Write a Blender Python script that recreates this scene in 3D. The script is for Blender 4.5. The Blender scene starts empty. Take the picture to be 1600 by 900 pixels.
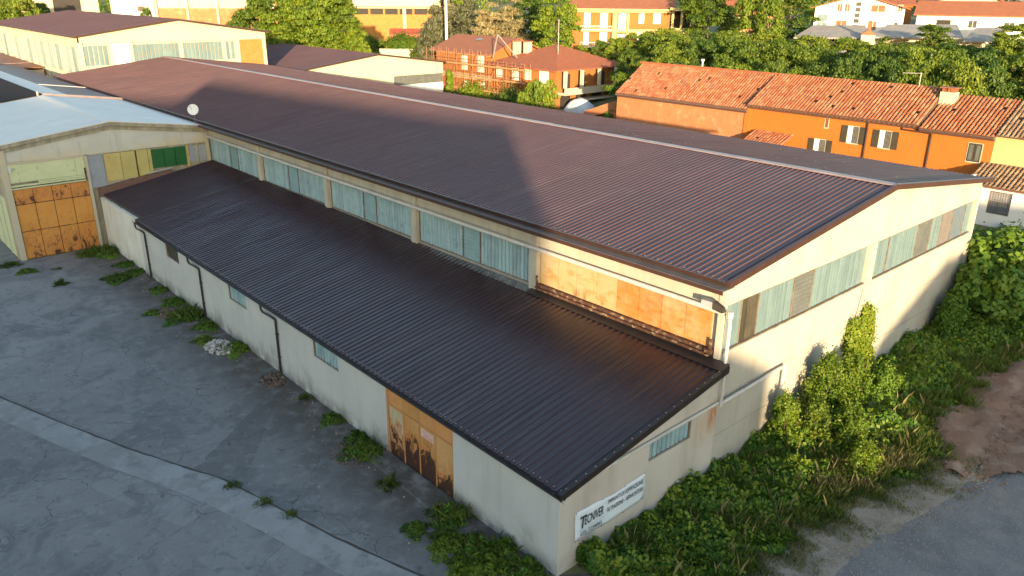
import bpy, math, random
import numpy as np
from mathutils import Vector, Matrix, Quaternion

random.seed(7); RNG = np.random.default_rng(11)
S = bpy.context.scene
COL = S.collection
R = math.radians

# ------------------------------------------------------------------ camera
cd = bpy.data.cameras.new('camera'); cam = bpy.data.objects.new('camera', cd); COL.objects.link(cam)
CAM = Vector((-15.972, -15.281, 19.107))
yaw, pitch, roll = R(47.978), R(20.718), R(0.458)
fw = Vector((math.cos(yaw)*math.cos(pitch), math.sin(yaw)*math.cos(pitch), -math.sin(pitch)))
rt = Vector((math.sin(yaw), -math.cos(yaw), 0)); up = rt.cross(fw)
rt2 = rt*math.cos(roll)+up*math.sin(roll); up2 = up*math.cos(roll)-rt*math.sin(roll)
mm = Matrix((rt2, up2, -fw)).transposed().to_4x4(); mm.translation = CAM
cam.matrix_world = mm
cd.sensor_width = 36; cd.lens = 36*1225.77/1600; cd.clip_end = 4000; cd.clip_start = 0.1
S.camera = cam

# ------------------------------------------------------------------ light
SUN_AZ, SUN_EL = R(54), R(6.0)          # azimuth in which the light travels, height of the sun
w = bpy.data.worlds.new('World'); S.world = w; w.use_nodes = True
nt = w.node_tree; bg = nt.nodes['Background']
sky = nt.nodes.new('ShaderNodeTexSky'); sky.sky_type = 'NISHITA'; sky.sun_disc = False
sky.sun_elevation = SUN_EL; sky.sun_rotation = math.pi/2-(SUN_AZ+math.pi)
sky.altitude = 200; sky.air_density = 1.0; sky.dust_density = 1.0; sky.ozone_density = 1.1
nt.links.new(sky.outputs[0], bg.inputs[0]); bg.inputs[1].default_value = 0.15
sd = bpy.data.lights.new('sun', 'SUN'); sun = bpy.data.objects.new('sun', sd); COL.objects.link(sun)
sd.energy = 3.4; sd.angle = R(0.55); sd.color = (1.0, 0.74, 0.45)
trav = Vector((math.cos(SUN_AZ)*math.cos(SUN_EL), math.sin(SUN_AZ)*math.cos(SUN_EL), -math.sin(SUN_EL)))
sun.rotation_euler = trav.to_track_quat('-Z', 'Y').to_euler(); sun.location = (-60, -60, 60)
S.view_settings.view_transform = 'Standard'; S.view_settings.look = 'None'
S.view_settings.exposure = 2.12; S.view_settings.gamma = 1.0

# ------------------------------------------------------------------ materials
def M(name, base, var=None, vs=1.0, rough=.75, metal=0.0, bump=None, layers=(), spec=0.5, tint=None, stretch=(1,1,1), objrand=0.0):
    m = bpy.data.materials.new(name); m.use_nodes = True
    t = m.node_tree; N = t.nodes; L = t.links
    b = N['Principled BSDF']; b.inputs['Roughness'].default_value = rough; b.inputs['Metallic'].default_value = metal
    b.inputs['Specular IOR Level'].default_value = spec
    geo = N.new('ShaderNodeNewGeometry')
    def coord(st, sc):
        v = N.new('ShaderNodeVectorMath'); v.operation = 'MULTIPLY'; L.new(geo.outputs['Position'], v.inputs[0])
        v.inputs[1].default_value = (st[0]*sc, st[1]*sc, st[2]*sc); return v.outputs[0]
    def noise(st, sc, det=5, dist=0.0, ro=.6):
        n = N.new('ShaderNodeTexNoise'); n.inputs['Scale'].default_value = 1; n.inputs['Detail'].default_value = det
        n.inputs['Distortion'].default_value = dist; n.inputs['Roughness'].default_value = ro
        L.new(coord(st, sc), n.inputs['Vector']); return n.outputs['Fac']
    def remap(s, a, c):
        r = N.new('ShaderNodeMapRange'); r.interpolation_type = 'SMOOTHSTEP'; L.new(s, r.inputs[0])
        r.inputs[1].default_value = a; r.inputs[2].default_value = c; return r.outputs[0]
    def lin(s, a, c):
        r = N.new('ShaderNodeMapRange'); L.new(s, r.inputs[0]); r.inputs[1].default_value = a; r.inputs[2].default_value = c; return r.outputs[0]
    def mth(op, a, c):
        r = N.new('ShaderNodeMath'); r.operation = op
        for i, v in enumerate((a, c)):
            if isinstance(v, (int, float)): r.inputs[i].default_value = v
            else: L.new(v, r.inputs[i])
        return r.outputs[0]
    def mix(f, a, c):
        x = N.new('ShaderNodeMix'); x.data_type = 'RGBA'
        if isinstance(f, (int, float)): x.inputs[0].default_value = f
        else: L.new(f, x.inputs[0])
        for i, v in ((6, a), (7, c)):
            if isinstance(v, tuple): x.inputs[i].default_value = (*v, 1)
            else: L.new(v, x.inputs[i])
        return x.outputs[2]
    col = base
    if var: col = mix(remap(noise(stretch, vs), .3, .7), base, var)
    if tint:
        a = N.new('ShaderNodeAttribute'); a.attribute_name = 'tint'
        col = mix(a.outputs['Fac'], col, tint)
    if objrand:
        oi = N.new('ShaderNodeObjectInfo'); h = N.new('ShaderNodeHueSaturation')
        L.new(lin(oi.outputs['Random'], 0, 1), h.inputs['Fac']); h.inputs['Fac'].default_value = 1
        mr = N.new('ShaderNodeMapRange'); L.new(oi.outputs['Random'], mr.inputs[0]); mr.inputs[3].default_value = 1-objrand; mr.inputs[4].default_value = 1+objrand
        L.new(mr.outputs[0], h.inputs['Value'])
        mh = N.new('ShaderNodeMapRange'); L.new(oi.outputs['Random'], mh.inputs[0]); mh.inputs[3].default_value = .5+objrand*.06; mh.inputs[4].default_value = .5-objrand*.06
        L.new(mh.outputs[0], h.inputs['Hue'])
        f = h.inputs['Fac']
        for l in list(f.links): t.links.remove(l)
        if isinstance(col, tuple): h.inputs['Color'].default_value = (*col, 1)
        else: L.new(col, h.inputs['Color'])
        col = h.outputs[0]
    sep = None
    for ly in layers:
        k = ly.get('kind', 'noise'); c = ly['color']
        if k == 'noise':
            f = remap(noise(ly.get('stretch', (1,1,1)), ly['scale'], ly.get('detail', 5), ly.get('dist', 0)), ly['thr']-ly.get('soft', .05), ly['thr']+ly.get('soft', .05))
        elif k == 'crack':
            v = N.new('ShaderNodeTexVoronoi'); v.feature = 'DISTANCE_TO_EDGE'; v.inputs['Scale'].default_value = 1
            pv = N.new('ShaderNodeVectorMath'); pv.operation = 'ADD'; L.new(coord(ly.get('stretch', (1,1,1)), ly['scale']), pv.inputs[0])
            nn = N.new('ShaderNodeTexNoise'); nn.inputs['Scale'].default_value = ly.get('ws', 3); nn.inputs['Detail'].default_value = 6; L.new(coord((1,1,1), ly['scale']), nn.inputs['Vector'])
            sc = N.new('ShaderNodeVectorMath'); sc.operation = 'SCALE'; L.new(nn.outputs['Color'], sc.inputs[0]); sc.inputs['Scale'].default_value = ly.get('warp', .25)
            L.new(sc.outputs[0], pv.inputs[1]); L.new(pv.outputs[0], v.inputs['Vector'])
            f = remap(v.outputs['Distance'], ly['w'], ly['w']*.3)
        elif k == 'cells':
            v = N.new('ShaderNodeTexVoronoi'); v.inputs['Scale'].default_value = 1; L.new(coord(ly.get('stretch', (1,1,1)), ly['scale']), v.inputs['Vector'])
            s3 = N.new('ShaderNodeSeparateColor'); L.new(v.outputs['Color'], s3.inputs[0]); f = remap(s3.outputs[0], ly['thr']-.02, ly['thr']+.02)
        elif k == 'spot':
            d = N.new('ShaderNodeVectorMath'); d.operation = 'DISTANCE'; L.new(coord(ly['stretch'], 1), d.inputs[0])
            d.inputs[1].default_value = tuple(p*q for p, q in zip(ly['at'], ly['stretch']))
            f = mth('MULTIPLY', remap(d.outputs['Value'], ly['r'], ly['r']*.2), remap(noise((1,1,.35), 4), .25, .6))
        elif k == 'brick':
            br = N.new('ShaderNodeTexBrick'); br.inputs['Scale'].default_value = 1
            cs = N.new('ShaderNodeCombineXYZ'); sp = N.new('ShaderNodeSeparateXYZ'); L.new(geo.outputs['Position'], sp.inputs[0])
            L.new(mth('ADD', sp.outputs[0], sp.outputs[1]), cs.inputs[0]); L.new(sp.outputs[2], cs.inputs[1]); L.new(cs.outputs[0], br.inputs['Vector'])
            br.inputs['Brick Width'].default_value = .27; br.inputs['Row Height'].default_value = .085; br.inputs['Mortar Size'].default_value = .012
            br.inputs['Color1'].default_value = (0,0,0,1); br.inputs['Color2'].default_value = (.35,.35,.35,1); br.inputs['Mortar'].default_value = (1,1,1,1)
            f = br.outputs['Color']
        if 'z' in ly:
            sp = N.new('ShaderNodeSeparateXYZ'); L.new(geo.outputs['Position'], sp.inputs[0])
            f = mth('MULTIPLY', f, remap(sp.outputs[2], ly['z'][0], ly['z'][1]))
        if 'x' in ly:
            sp = N.new('ShaderNodeSeparateXYZ'); L.new(geo.outputs['Position'], sp.inputs[0])
            f = mth('MULTIPLY', f, remap(sp.outputs[0], ly['x'][0], ly['x'][1]))
        if 'zadd' in ly:   # wear that grows towards one end: noise threshold moved by height
            pass
        f = mth('MULTIPLY', f, ly.get('amt', 1.0))
        col = mix(f, col, c)
    if isinstance(col, tuple): b.inputs['Base Color'].default_value = (*col, 1)
    else: L.new(col, b.inputs['Base Color'])
    if bump:
        bn = N.new('ShaderNodeBump'); bn.inputs['Strength'].default_value = bump[1]; bn.inputs['Distance'].default_value = bump[2] if len(bump) > 2 else .02
        L.new(noise(bump[3] if len(bump) > 3 else (1,1,1), bump[0], 6), bn.inputs['Height']); L.new(bn.outputs[0], b.inputs['Normal'])
    m['out'] = 1
    return m

def rust_door(name, base, base2, z0, z1, amount=.5):
    """painted steel whose paint has flaked to rust, more of it towards the bottom edge"""
    m = M(name, base, base2, .8, rough=.6)
    t = m.node_tree; N = t.nodes; L = t.links; b = N['Principled BSDF']
    src = b.inputs['Base Color'].links[0].from_socket
    geo = N.new('ShaderNodeNewGeometry'); sp = N.new('ShaderNodeSeparateXYZ'); L.new(geo.outputs['Position'], sp.inputs[0])
    v = N.new('ShaderNodeVectorMath'); v.operation = 'MULTIPLY'; v.inputs[1].default_value = (2.6, 2.6, 1.5); L.new(geo.outputs['Position'], v.inputs[0])
    n = N.new('ShaderNodeTexNoise'); n.inputs['Scale'].default_value = 1; n.inputs['Detail'].default_value = 12; n.inputs['Roughness'].default_value = .78; n.inputs['Distortion'].default_value = .6; L.new(v.outputs[0], n.inputs['Vector'])
    mr = N.new('ShaderNodeMapRange'); L.new(sp.outputs[2], mr.inputs[0]); mr.inputs[1].default_value = z0; mr.inputs[2].default_value = z1; mr.inputs[3].default_value = amount; mr.inputs[4].default_value = -amount*.6
    ad = N.new('ShaderNodeMath'); L.new(n.outputs['Fac'], ad.inputs[0]); L.new(mr.outputs[0], ad.inputs[1])
    st = N.new('ShaderNodeMapRange'); st.interpolation_type = 'SMOOTHSTEP'; L.new(ad.outputs[0], st.inputs[0]); st.inputs[1].default_value = .57; st.inputs[2].default_value = .63
    st2 = N.new('ShaderNodeMapRange'); st2.interpolation_type = 'SMOOTHSTEP'; L.new(ad.outputs[0], st2.inputs[0]); st2.inputs[1].default_value = .44; st2.inputs[2].default_value = .62
    x0 = N.new('ShaderNodeMix'); x0.data_type = 'RGBA'; L.new(st2.outputs[0], x0.inputs[0]); L.new(src, x0.inputs[6]); x0.inputs[7].default_value = (.42, .16, .04, 1)
    x = N.new('ShaderNodeMix'); x.data_type = 'RGBA'; L.new(st.outputs[0], x.inputs[0]); L.new(x0.outputs[2], x.inputs[6]); x.inputs[7].default_value = (.045, .016, .009, 1)
    L.new(x.outputs[2], b.inputs['Base Color'])
    return m

def leafmat(name, a, b_, tint, trans=.35, rnd=.25):
    m = M(name, a, b_, .5, rough=.55, tint=tint, objrand=rnd, spec=.3)
    t = m.node_tree; N = t.nodes; L = t.links; b = N['Principled BSDF']; out = N['Material Output']
    tr = N.new('ShaderNodeBsdfTranslucent'); L.new(b.inputs['Base Color'].links[0].from_socket, tr.inputs[0])
    mx = N.new('ShaderNodeMixShader'); mx.inputs[0].default_value = trans
    L.new(b.outputs[0], mx.inputs[1]); L.new(tr.outputs[0], mx.inputs[2]); L.new(mx.outputs[0], out.inputs[0])
    return m

X = {}
X['roof'] = M('brown_sheet_metal', (.090,.051,.054), (.076,.045,.048), .25, rough=.5, spec=.22, bump=(6, .08, .01), layers=[dict(scale=.7, stretch=(.18,2.2,1), thr=.60, soft=.12, color=(.060,.036,.038), amt=.55), dict(scale=1.1, stretch=(.12,2.5,1), thr=.64, soft=.08, color=(.125,.085,.085), amt=.45), dict(scale=.6, thr=.66, soft=.12, color=(.10,.075,.07), amt=.5)])
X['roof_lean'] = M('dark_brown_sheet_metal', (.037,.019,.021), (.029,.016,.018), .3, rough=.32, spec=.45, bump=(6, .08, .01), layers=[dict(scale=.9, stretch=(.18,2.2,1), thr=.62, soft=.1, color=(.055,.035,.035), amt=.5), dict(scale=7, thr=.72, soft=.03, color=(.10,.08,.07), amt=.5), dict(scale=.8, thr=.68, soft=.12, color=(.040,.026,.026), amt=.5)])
X['roof_shade_side'] = M('shade_darkened_sheet', (.028,.020,.020), (.022,.017,.017), .4, rough=.85, spec=.08)  # brown sheeting on the shaded slope, its shade put into a darker base
X['ridge'] = M('ridge_flashing', (.30,.22,.20), (.24,.17,.16), 1.2, rough=.5)
X['trim'] = M('brown_flashing', (.055,.026,.019), (.042,.021,.016), 1.5, rough=.45)
X['darktrim'] = M('dark_gutter_metal', (.022,.016,.015), (.03,.022,.02), 2, rough=.4)
X['guttergrey'] = M('grey_gutter_metal', (.21,.185,.185), (.16,.14,.14), 1.5, rough=.5)
X['concrete'] = M('cream_precast_concrete', (.40,.375,.315), (.345,.325,.27), .5, rough=.85, bump=(9, .15, .01),
    layers=[dict(scale=2.2, stretch=(1,1,.12), thr=.60, soft=.12, color=(.30,.25,.18), amt=.35), dict(scale=.8, thr=.64, soft=.1, color=(.33,.29,.22), amt=.4)])
X['beamconc'] = M('stained_eave_concrete', (.42,.385,.31), (.36,.325,.26), .7, rough=.85, bump=(9, .15, .01),
    layers=[dict(scale=3.5, stretch=(1,1,.15), thr=.50, soft=.1, color=(.10,.085,.06), z=(8.15, 8.62), amt=.8), dict(scale=2.0, stretch=(1,1,.2), thr=.58, soft=.12, color=(.28,.24,.17), amt=.5)])
X['plaster'] = M('grey_plaster', (.46,.46,.435), (.41,.41,.39), .45, rough=.9, bump=(14, .12, .008),
    layers=[dict(scale=1.1, thr=.44, soft=.12, color=(.10,.098,.088), z=(.95, .02), amt=.75), dict(scale=.55, stretch=(1,1,.6), thr=.60, soft=.07, color=(.16,.155,.14), z=(1.7, .3), amt=.7),
            dict(scale=1.6, stretch=(1,1,.1), thr=.62, soft=.12, color=(.29,.28,.25), amt=.35), dict(scale=6, thr=.66, soft=.06, color=(.33,.31,.28), amt=.4)])
X['plaster_warm'] = M('beige_plaster', (.47,.435,.375), (.42,.385,.33), .45, rough=.9, bump=(14, .12, .008),
    layers=[dict(scale=1.2, stretch=(1,1,.12), thr=.57, soft=.12, color=(.31,.26,.20), amt=.45), dict(scale=.9, thr=.5, soft=.12, color=(.20,.18,.14), z=(.9, .05), amt=.6),
            dict(kind='spot', at=(8.8,0,3.05), stretch=(1.3,1,.75), r=.75, color=(.36,.12,.025), amt=.95), dict(kind='spot', at=(8.2,0,2.8), stretch=(.9,1,.9), r=1.1, color=(.40,.26,.13), amt=.5)])
X['whitewall'] = M('whitewash', (.62,.61,.54), (.54,.53,.46), .5, rough=.9, bump=(10, .12, .008), layers=[dict(scale=1.2, thr=.5, soft=.15, color=(.17,.17,.14), z=(.9, .0), amt=.7), dict(scale=1.4, stretch=(1,1,.1), thr=.6, soft=.1, color=(.40,.39,.33), amt=.5)])
X['glass'] = M('green_channel_glass', (.23,.34,.37), (.28,.40,.42), 1.3, rough=.28, spec=.5, objrand=.13, layers=[dict(scale=5, stretch=(1,1,.1), thr=.62, soft=.12, color=(.36,.44,.41), amt=.3), dict(scale=3, thr=.64, soft=.1, color=(.11,.17,.17), amt=.6)])
X['glass_pale'] = M('dusty_channel_glass', (.115,.175,.185), (.135,.20,.205), 1.3, rough=.35, objrand=.10, layers=[dict(scale=6, stretch=(1,1,.08), thr=.64, soft=.12, color=(.19,.24,.23), amt=.3), dict(scale=4, stretch=(1,1,.3), thr=.66, soft=.06, color=(.16,.18,.13), amt=.6)])
X['glass_dark'] = M('dirty_dark_glass', (.045,.042,.030), (.065,.06,.042), 2, rough=.35, objrand=.3)
X['glass_pink_reflection'] = M('pink_reflection_tinted_glass', (.165,.15,.14), (.15,.14,.14), 1.5, rough=.3)  # reddish reflection in the open gable panes, put into the base colour
X['glass_blue'] = M('bluish_glass', (.10,.135,.17), (.12,.15,.175), 1.5, rough=.3)  # bluish glass; in the gable panes this colour stands for a reflection
X['louver'] = M('louvre_aluminium', (.13,.14,.125), (.10,.105,.095), 2, rough=.5, metal=.2)
X['louverblue'] = M('blue_louvre', (.17,.28,.29), (.13,.23,.24), 2, rough=.45)
X['frame'] = M('weathered_steel_frame', (.20,.17,.13), (.13,.09,.06), 3, rough=.7)
X['whitepipe'] = M('white_pipe', (.50,.48,.44), (.43,.41,.37), 2, rough=.45, layers=[dict(scale=5, thr=.66, soft=.06, color=(.35,.30,.24), amt=.6)])
X['ledge'] = M('mossy_zinc_ledge', (.16,.16,.15), (.08,.08,.07), 2.5, rough=.7, layers=[dict(scale=6, thr=.6, soft=.06, color=(.30,.29,.26))])
X['rust'] = M('rusted_iron', (.10,.038,.016), (.045,.02,.012), 3, rough=.9, bump=(25, .5, .01), layers=[dict(scale=4, thr=.6, soft=.06, color=(.28,.20,.13))])
X['tanpanel'] = M('ochre_steel_panel', (.38,.19,.055), (.37,.145,.028), .6, rough=.6, objrand=.16, layers=[dict(scale=2.0, stretch=(1,1,2.5), thr=.58, soft=.1, color=(.30,.095,.015), amt=.8), dict(scale=9, thr=.70, soft=.04, color=(.13,.05,.02)), dict(scale=.9, thr=.55, soft=.15, color=(.42,.33,.20), amt=.55)])
X['creampanel'] = M('cream_steel_panel', (.42,.31,.17), (.40,.26,.10), .6, rough=.6, objrand=.14, layers=[dict(scale=1.6, stretch=(1,1,2.0), thr=.60, soft=.1, color=(.36,.17,.04), amt=.7), dict(scale=9, thr=.70, soft=.04, color=(.13,.05,.02)), dict(scale=2.5, stretch=(1,1,.5), thr=.6, soft=.08, color=(.20,.09,.03), z=(6.5, 5.8), amt=.8)])
X['orangedoor'] = rust_door('flaked_orange_paint', (.55,.25,.045), (.50,.21,.035), -.6, 3.0, .10)
X['orangerust'] = rust_door('badly_rusted_orange_paint', (.55,.24,.045), (.50,.20,.035), 3.4, 6.2, .10)
X['doortan'] = M('faded_orange_door_paint', (.50,.25,.085), (.45,.20,.06), 1.2, rough=.6, objrand=.1, layers=[dict(scale=8, thr=.70, soft=.04, color=(.16,.06,.02)), dict(scale=3, thr=.62, soft=.1, color=(.38,.17,.05), amt=.6)])
X['doorrust'] = rust_door('door_rusted_through', (.50,.27,.10), (.46,.22,.07), .05, 3.0, .30)
X['doorpale'] = rust_door('pale_door_rusted_below', (.46,.40,.28), (.40,.33,.2), .05, 2.9, .19)
X['doorlow'] = rust_door('tan_door_rusted_low', (.52,.30,.12), (.47,.25,.09), -.1, 2.3, .20)
X['green'] = M('dark_green_sheet', (.012,.105,.022), (.010,.085,.02), 1, rough=.5)
X['palegreen'] = M('pale_green_paint', (.52,.55,.32), (.46,.49,.28), .8, rough=.7, layers=[dict(scale=3, thr=.66, soft=.05, color=(.28,.26,.15), amt=.7)])
X['yellowpanel'] = M('mustard_panel', (.46,.38,.14), (.41,.33,.11), .8, rough=.7, objrand=.1, layers=[dict(scale=4, thr=.67, soft=.05, color=(.2,.14,.06), amt=.8)])
X['greysheet'] = M('grey_corrugated', (.30,.32,.35), (.25,.27,.30), 2, rough=.5)
X['whiteroof'] = M('white_membrane', (.60,.565,.51), (.55,.525,.48), .35, rough=.6, bump=(1.5, .15, .03), layers=[dict(scale=.5, thr=.6, soft=.15, color=(.47,.46,.44), amt=.5)])
X['grime'] = M('grimy_concrete', (.36,.33,.25), (.29,.26,.19), .8, rough=.9, layers=[dict(scale=2.5, stretch=(1,1,.3), thr=.5, soft=.15, color=(.16,.14,.10), amt=.6)])
X['gable_grey'] = M('grey_cream_concrete', (.48,.47,.41), (.42,.41,.36), .5, rough=.9, layers=[dict(scale=.7, thr=.5, soft=.15, color=(.48,.41,.24), z=(8.1, 7.2), amt=.9), dict(scale=2, stretch=(1,1,.15), thr=.6, soft=.1, color=(.3,.28,.22), amt=.4)])
X['brick'] = M('red_brick', (.40,.135,.045), (.33,.105,.038), .6, rough=.9, bump=(14, .3, .02), layers=[dict(kind='brick', color=(.45,.24,.12), amt=.45), dict(scale=5, thr=.62, soft=.08, color=(.22,.08,.045), amt=.5), dict(scale=1.0, thr=.6, soft=.1, color=(.45,.26,.15), amt=.5)])
X['brickdark'] = M('old_red_brick', (.13,.045,.03), (.09,.035,.025), 3, rough=.95, layers=[dict(kind='brick', color=(.20,.15,.12), amt=.8)])
X['brickorange'] = M('orange_brick', (.36,.16,.035), (.32,.135,.03), 1, rough=.9, layers=[dict(scale=3, thr=.6, soft=.1, color=(.36,.24,.10), amt=.5)])
X['orangewall'] = M('orange_render', (.44,.118,.012), (.41,.107,.011), .35, rough=.9, bump=(14, .1, .01))
X['tile'] = M('terracotta_tile', (.30,.090,.034), (.24,.070,.028), 1.4, rough=.9, tint=(.40,.20,.10), layers=[dict(scale=.9, thr=.60, soft=.1, color=(.17,.09,.06), amt=.6), dict(scale=3, thr=.66, soft=.05, color=(.42,.33,.25), amt=.5)])
X['tileold'] = M('lichened_tile', (.22,.13,.075), (.16,.10,.06), 1.4, rough=.95, tint=(.34,.25,.15), layers=[dict(scale=2, thr=.6, soft=.1, color=(.12,.09,.06), amt=.6)])
X['tileflat'] = M('smooth_orange_tile', (.27,.098,.045), (.23,.082,.038), 1, rough=.85, bump=(5, .25, .03, (1,1,1)))
X['cream'] = M('cream_render', (.45,.40,.29), (.40,.36,.26), .3, rough=.9, layers=[dict(scale=.8, stretch=(1,1,.2), thr=.62, soft=.1, color=(.42,.35,.23), amt=.4)])
X['paleyellow'] = M('pale_yellow_render', (.50,.38,.17), (.46,.35,.15), .3, rough=.9)
X['ochre'] = M('ochre_brick_facing', (.30,.118,.026), (.26,.10,.024), .5, rough=.9)
X['white'] = M('white_render', (.74,.72,.66), (.68,.66,.6), .3, rough=.9)
X['shutter'] = M('dark_shutter', (.035,.028,.016), (.05,.04,.02), 2, rough=.6)
X['shutterbrown'] = M('brown_shutter', (.19,.075,.025), (.15,.06,.02), 2, rough=.6)
X['pane'] = M('window_pane', (.06,.065,.065), (.10,.10,.09), .8, rough=.12)
X['blind'] = M('pale_roller_blind', (.66,.62,.53), (.6,.55,.46), 2, rough=.7)
X['dark'] = M('dark_opening', (.02,.017,.015), (.03,.025,.02), 1, rough=.8)
X['redsheet'] = M('red_sheet', (.42,.07,.025), (.37,.06,.02), 1, rough=.6)
X['greyroof'] = M('grey_fibre_cement', (.27,.25,.22), (.21,.20,.185), .5, rough=.85, layers=[dict(scale=2.5, stretch=(.2,1,1), thr=.58, soft=.1, color=(.35,.32,.27), amt=.6)])
X['plank'] = M('scaffold_plank', (.40,.20,.09), (.33,.16,.07), 2, rough=.85)
X['steel'] = M('galvanised_steel', (.30,.28,.25), (.22,.20,.18), 3, rough=.5, metal=.4)
X['rustpole'] = M('rusty_scaffold_tube', (.30,.13,.06), (.24,.10,.05), 3, rough=.7)
X['dish'] = M('dish_paint', (.70,.70,.68), (.62,.62,.6), 3, rough=.5)
X['grey'] = M('grey_plastic', (.32,.33,.34), (.26,.27,.28), 3, rough=.5)
X['banner'] = M('white_pvc_banner', (.62,.67,.70), (.57,.62,.66), .9, rough=.5, bump=(1.6, .5, .05))
X['ink'] = M('black_print', (.03,.035,.05), None, rough=.6)
X['redink'] = M('faded_red_print', (.50,.18,.15), (.55,.3,.26), 6, rough=.7)
X['greyink'] = M('grey_print', (.30,.36,.42), None, rough=.6)
X['notice'] = M('faded_notice', (.58,.46,.42), (.5,.36,.32), 9, rough=.7)
X['bark'] = M('bark', (.11,.08,.055), (.07,.05,.035), 4, rough=.95, bump=(12, .6, .03, (1,1,.3)))
X['barkpale'] = M('pale_trunk', (.30,.24,.17), (.22,.17,.12), 4, rough=.95)
X['stone'] = M('white_rubble_stone', (.42,.40,.37), (.30,.28,.26), 4, rough=.9, objrand=.3)
X['debris'] = M('brown_broken_tile', (.15,.10,.075), (.09,.065,.05), 4, rough=.9, objrand=.4)
X['tarp'] = M('white_tarpaulin', (.50,.53,.54), (.42,.46,.48), 1.5, rough=.55, bump=(2.5, .6, .06))
X['ground'] = M('rough_grassland', (.10,.12,.04), (.16,.13,.07), .12, rough=.95, bump=(3, .4, .1), layers=[dict(scale=.5, thr=.55, soft=.1, color=(.07,.10,.03))])
def asphalt(name, a, b): return M(name, a, b, .16, rough=.88, bump=(24, .6, .02),
    layers=[dict(kind='cells', scale=.055, stretch=(1,.6,1), thr=.62, color=(.20,.197,.195), amt=.35), dict(kind='cells', scale=.085, stretch=(.6,1,1), thr=.72, color=(.11,.108,.107), amt=.35),
            dict(scale=.33, thr=.54, soft=.08, color=(.080,.081,.084), amt=.6, dist=1.0), dict(scale=1.3, thr=.60, soft=.02, color=(.085,.085,.086), amt=.45, dist=.8), dict(scale=2.2, thr=.63, soft=.02, color=(.25,.247,.24), amt=.35, dist=.5), dict(scale=9, thr=.64, soft=.03, color=(.07,.07,.07), amt=.5), dict(scale=1.5, thr=.60, soft=.12, color=(.22,.22,.218), amt=.45), dict(scale=2.5, stretch=(1,.5,1), thr=.66, soft=.05, color=(.05,.05,.05), amt=.6),
            dict(scale=1.1, thr=.42, soft=.16, color=(.058,.049,.041), x=(-4.2, -.8), amt=.95), dict(kind='crack', scale=.22, w=.005, warp=.35, color=(.05,.05,.05), amt=.75),
            dict(kind='crack', scale=.75, w=.012, warp=.5, ws=2, color=(.06,.06,.06), amt=.18), dict(scale=3.2, thr=.70, soft=.03, color=(.045,.045,.045), amt=.7), dict(scale=40, thr=.62, soft=.06, color=(.24,.235,.225), amt=.5), dict(scale=26, thr=.70, soft=.03, color=(.32,.31,.29), amt=.6), dict(scale=18, thr=.69, soft=.03, color=(.05,.05,.05), amt=.5)])
X['asphalt'] = asphalt('old_asphalt', (.182,.173,.168), (.146,.140,.138)); X['asphaltdark'] = asphalt('darker_asphalt', (.118,.112,.108), (.094,.090,.088)); X['asphaltpale'] = asphalt('paler_asphalt', (.212,.203,.198), (.176,.169,.166))
X['strip'] = M('pale_concrete_strip', (.25,.245,.235), (.20,.197,.19), .5, rough=.9, bump=(22, .6, .02), layers=[dict(scale=.45, thr=.55, soft=.06, color=(.16,.158,.15), amt=.7), dict(scale=1.2, thr=.6, soft=.1, color=(.12,.12,.12), amt=.7), dict(scale=30, thr=.64, soft=.05, color=(.44,.43,.41), amt=.6), dict(scale=34, thr=.66, soft=.04, color=(.13,.13,.13), amt=.6)])
X['road'] = M('gravelly_road', (.135,.135,.138), (.165,.158,.155), .35, rough=.92, bump=(16, .5, .02), layers=[dict(scale=1.6, thr=.56, soft=.06, color=(.185,.18,.17), amt=.55), dict(scale=.5, thr=.55, soft=.1, color=(.10,.10,.103), amt=.6), dict(scale=11, thr=.60, soft=.05, color=(.25,.24,.23), amt=.75), dict(scale=24, thr=.66, soft=.04, color=(.06,.06,.06), amt=.7), dict(scale=.8, thr=.60, soft=.1, color=(.20,.18,.165), amt=.6)])
X['dirt'] = M('bare_reddish_dirt', (.215,.128,.088), (.15,.09,.062), .35, rough=.95, bump=(4, .6, .08), layers=[dict(scale=1.1, thr=.58, soft=.08, color=(.26,.185,.135), amt=.7), dict(scale=6, thr=.66, soft=.05, color=(.32,.26,.2), amt=.6), dict(scale=.7, stretch=(.4,1.4,1), thr=.62, soft=.07, color=(.09,.055,.04), amt=.7)])
X['gravel'] = M('pale_gravel', (.26,.225,.18), (.20,.17,.135), .6, rough=.95, bump=(14, .6, .03), layers=[dict(scale=14, thr=.62, soft=.05, color=(.36,.33,.28), amt=.7), dict(scale=2, thr=.58, soft=.1, color=(.15,.13,.09), amt=.6)])
X['leaf'] = leafmat('broad_leaf', (.085,.150,.015), (.060,.115,.012), (.18,.225,.020))
X['leafdark'] = leafmat('dark_leaf', (.050,.102,.014), (.034,.076,.012), (.105,.16,.02), .3)
X['leaflight'] = leafmat('light_leaf', (.100,.180,.014), (.075,.145,.012), (.21,.26,.020))
X['leafgrey'] = leafmat('grey_green_needle', (.085,.10,.05), (.06,.075,.035), (.15,.14,.07), .2)
X['ivy'] = leafmat('ivy_leaf', (.066,.155,.017), (.044,.118,.013), (.150,.235,.024), .35)
X['grassblade'] = leafmat('grass_blade', (.065,.115,.020), (.048,.09,.015), (.14,.16,.035), .35)
X['hay'] = leafmat('dry_grass', (.20,.17,.075), (.14,.13,.05), (.28,.23,.11), .3)

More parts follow.
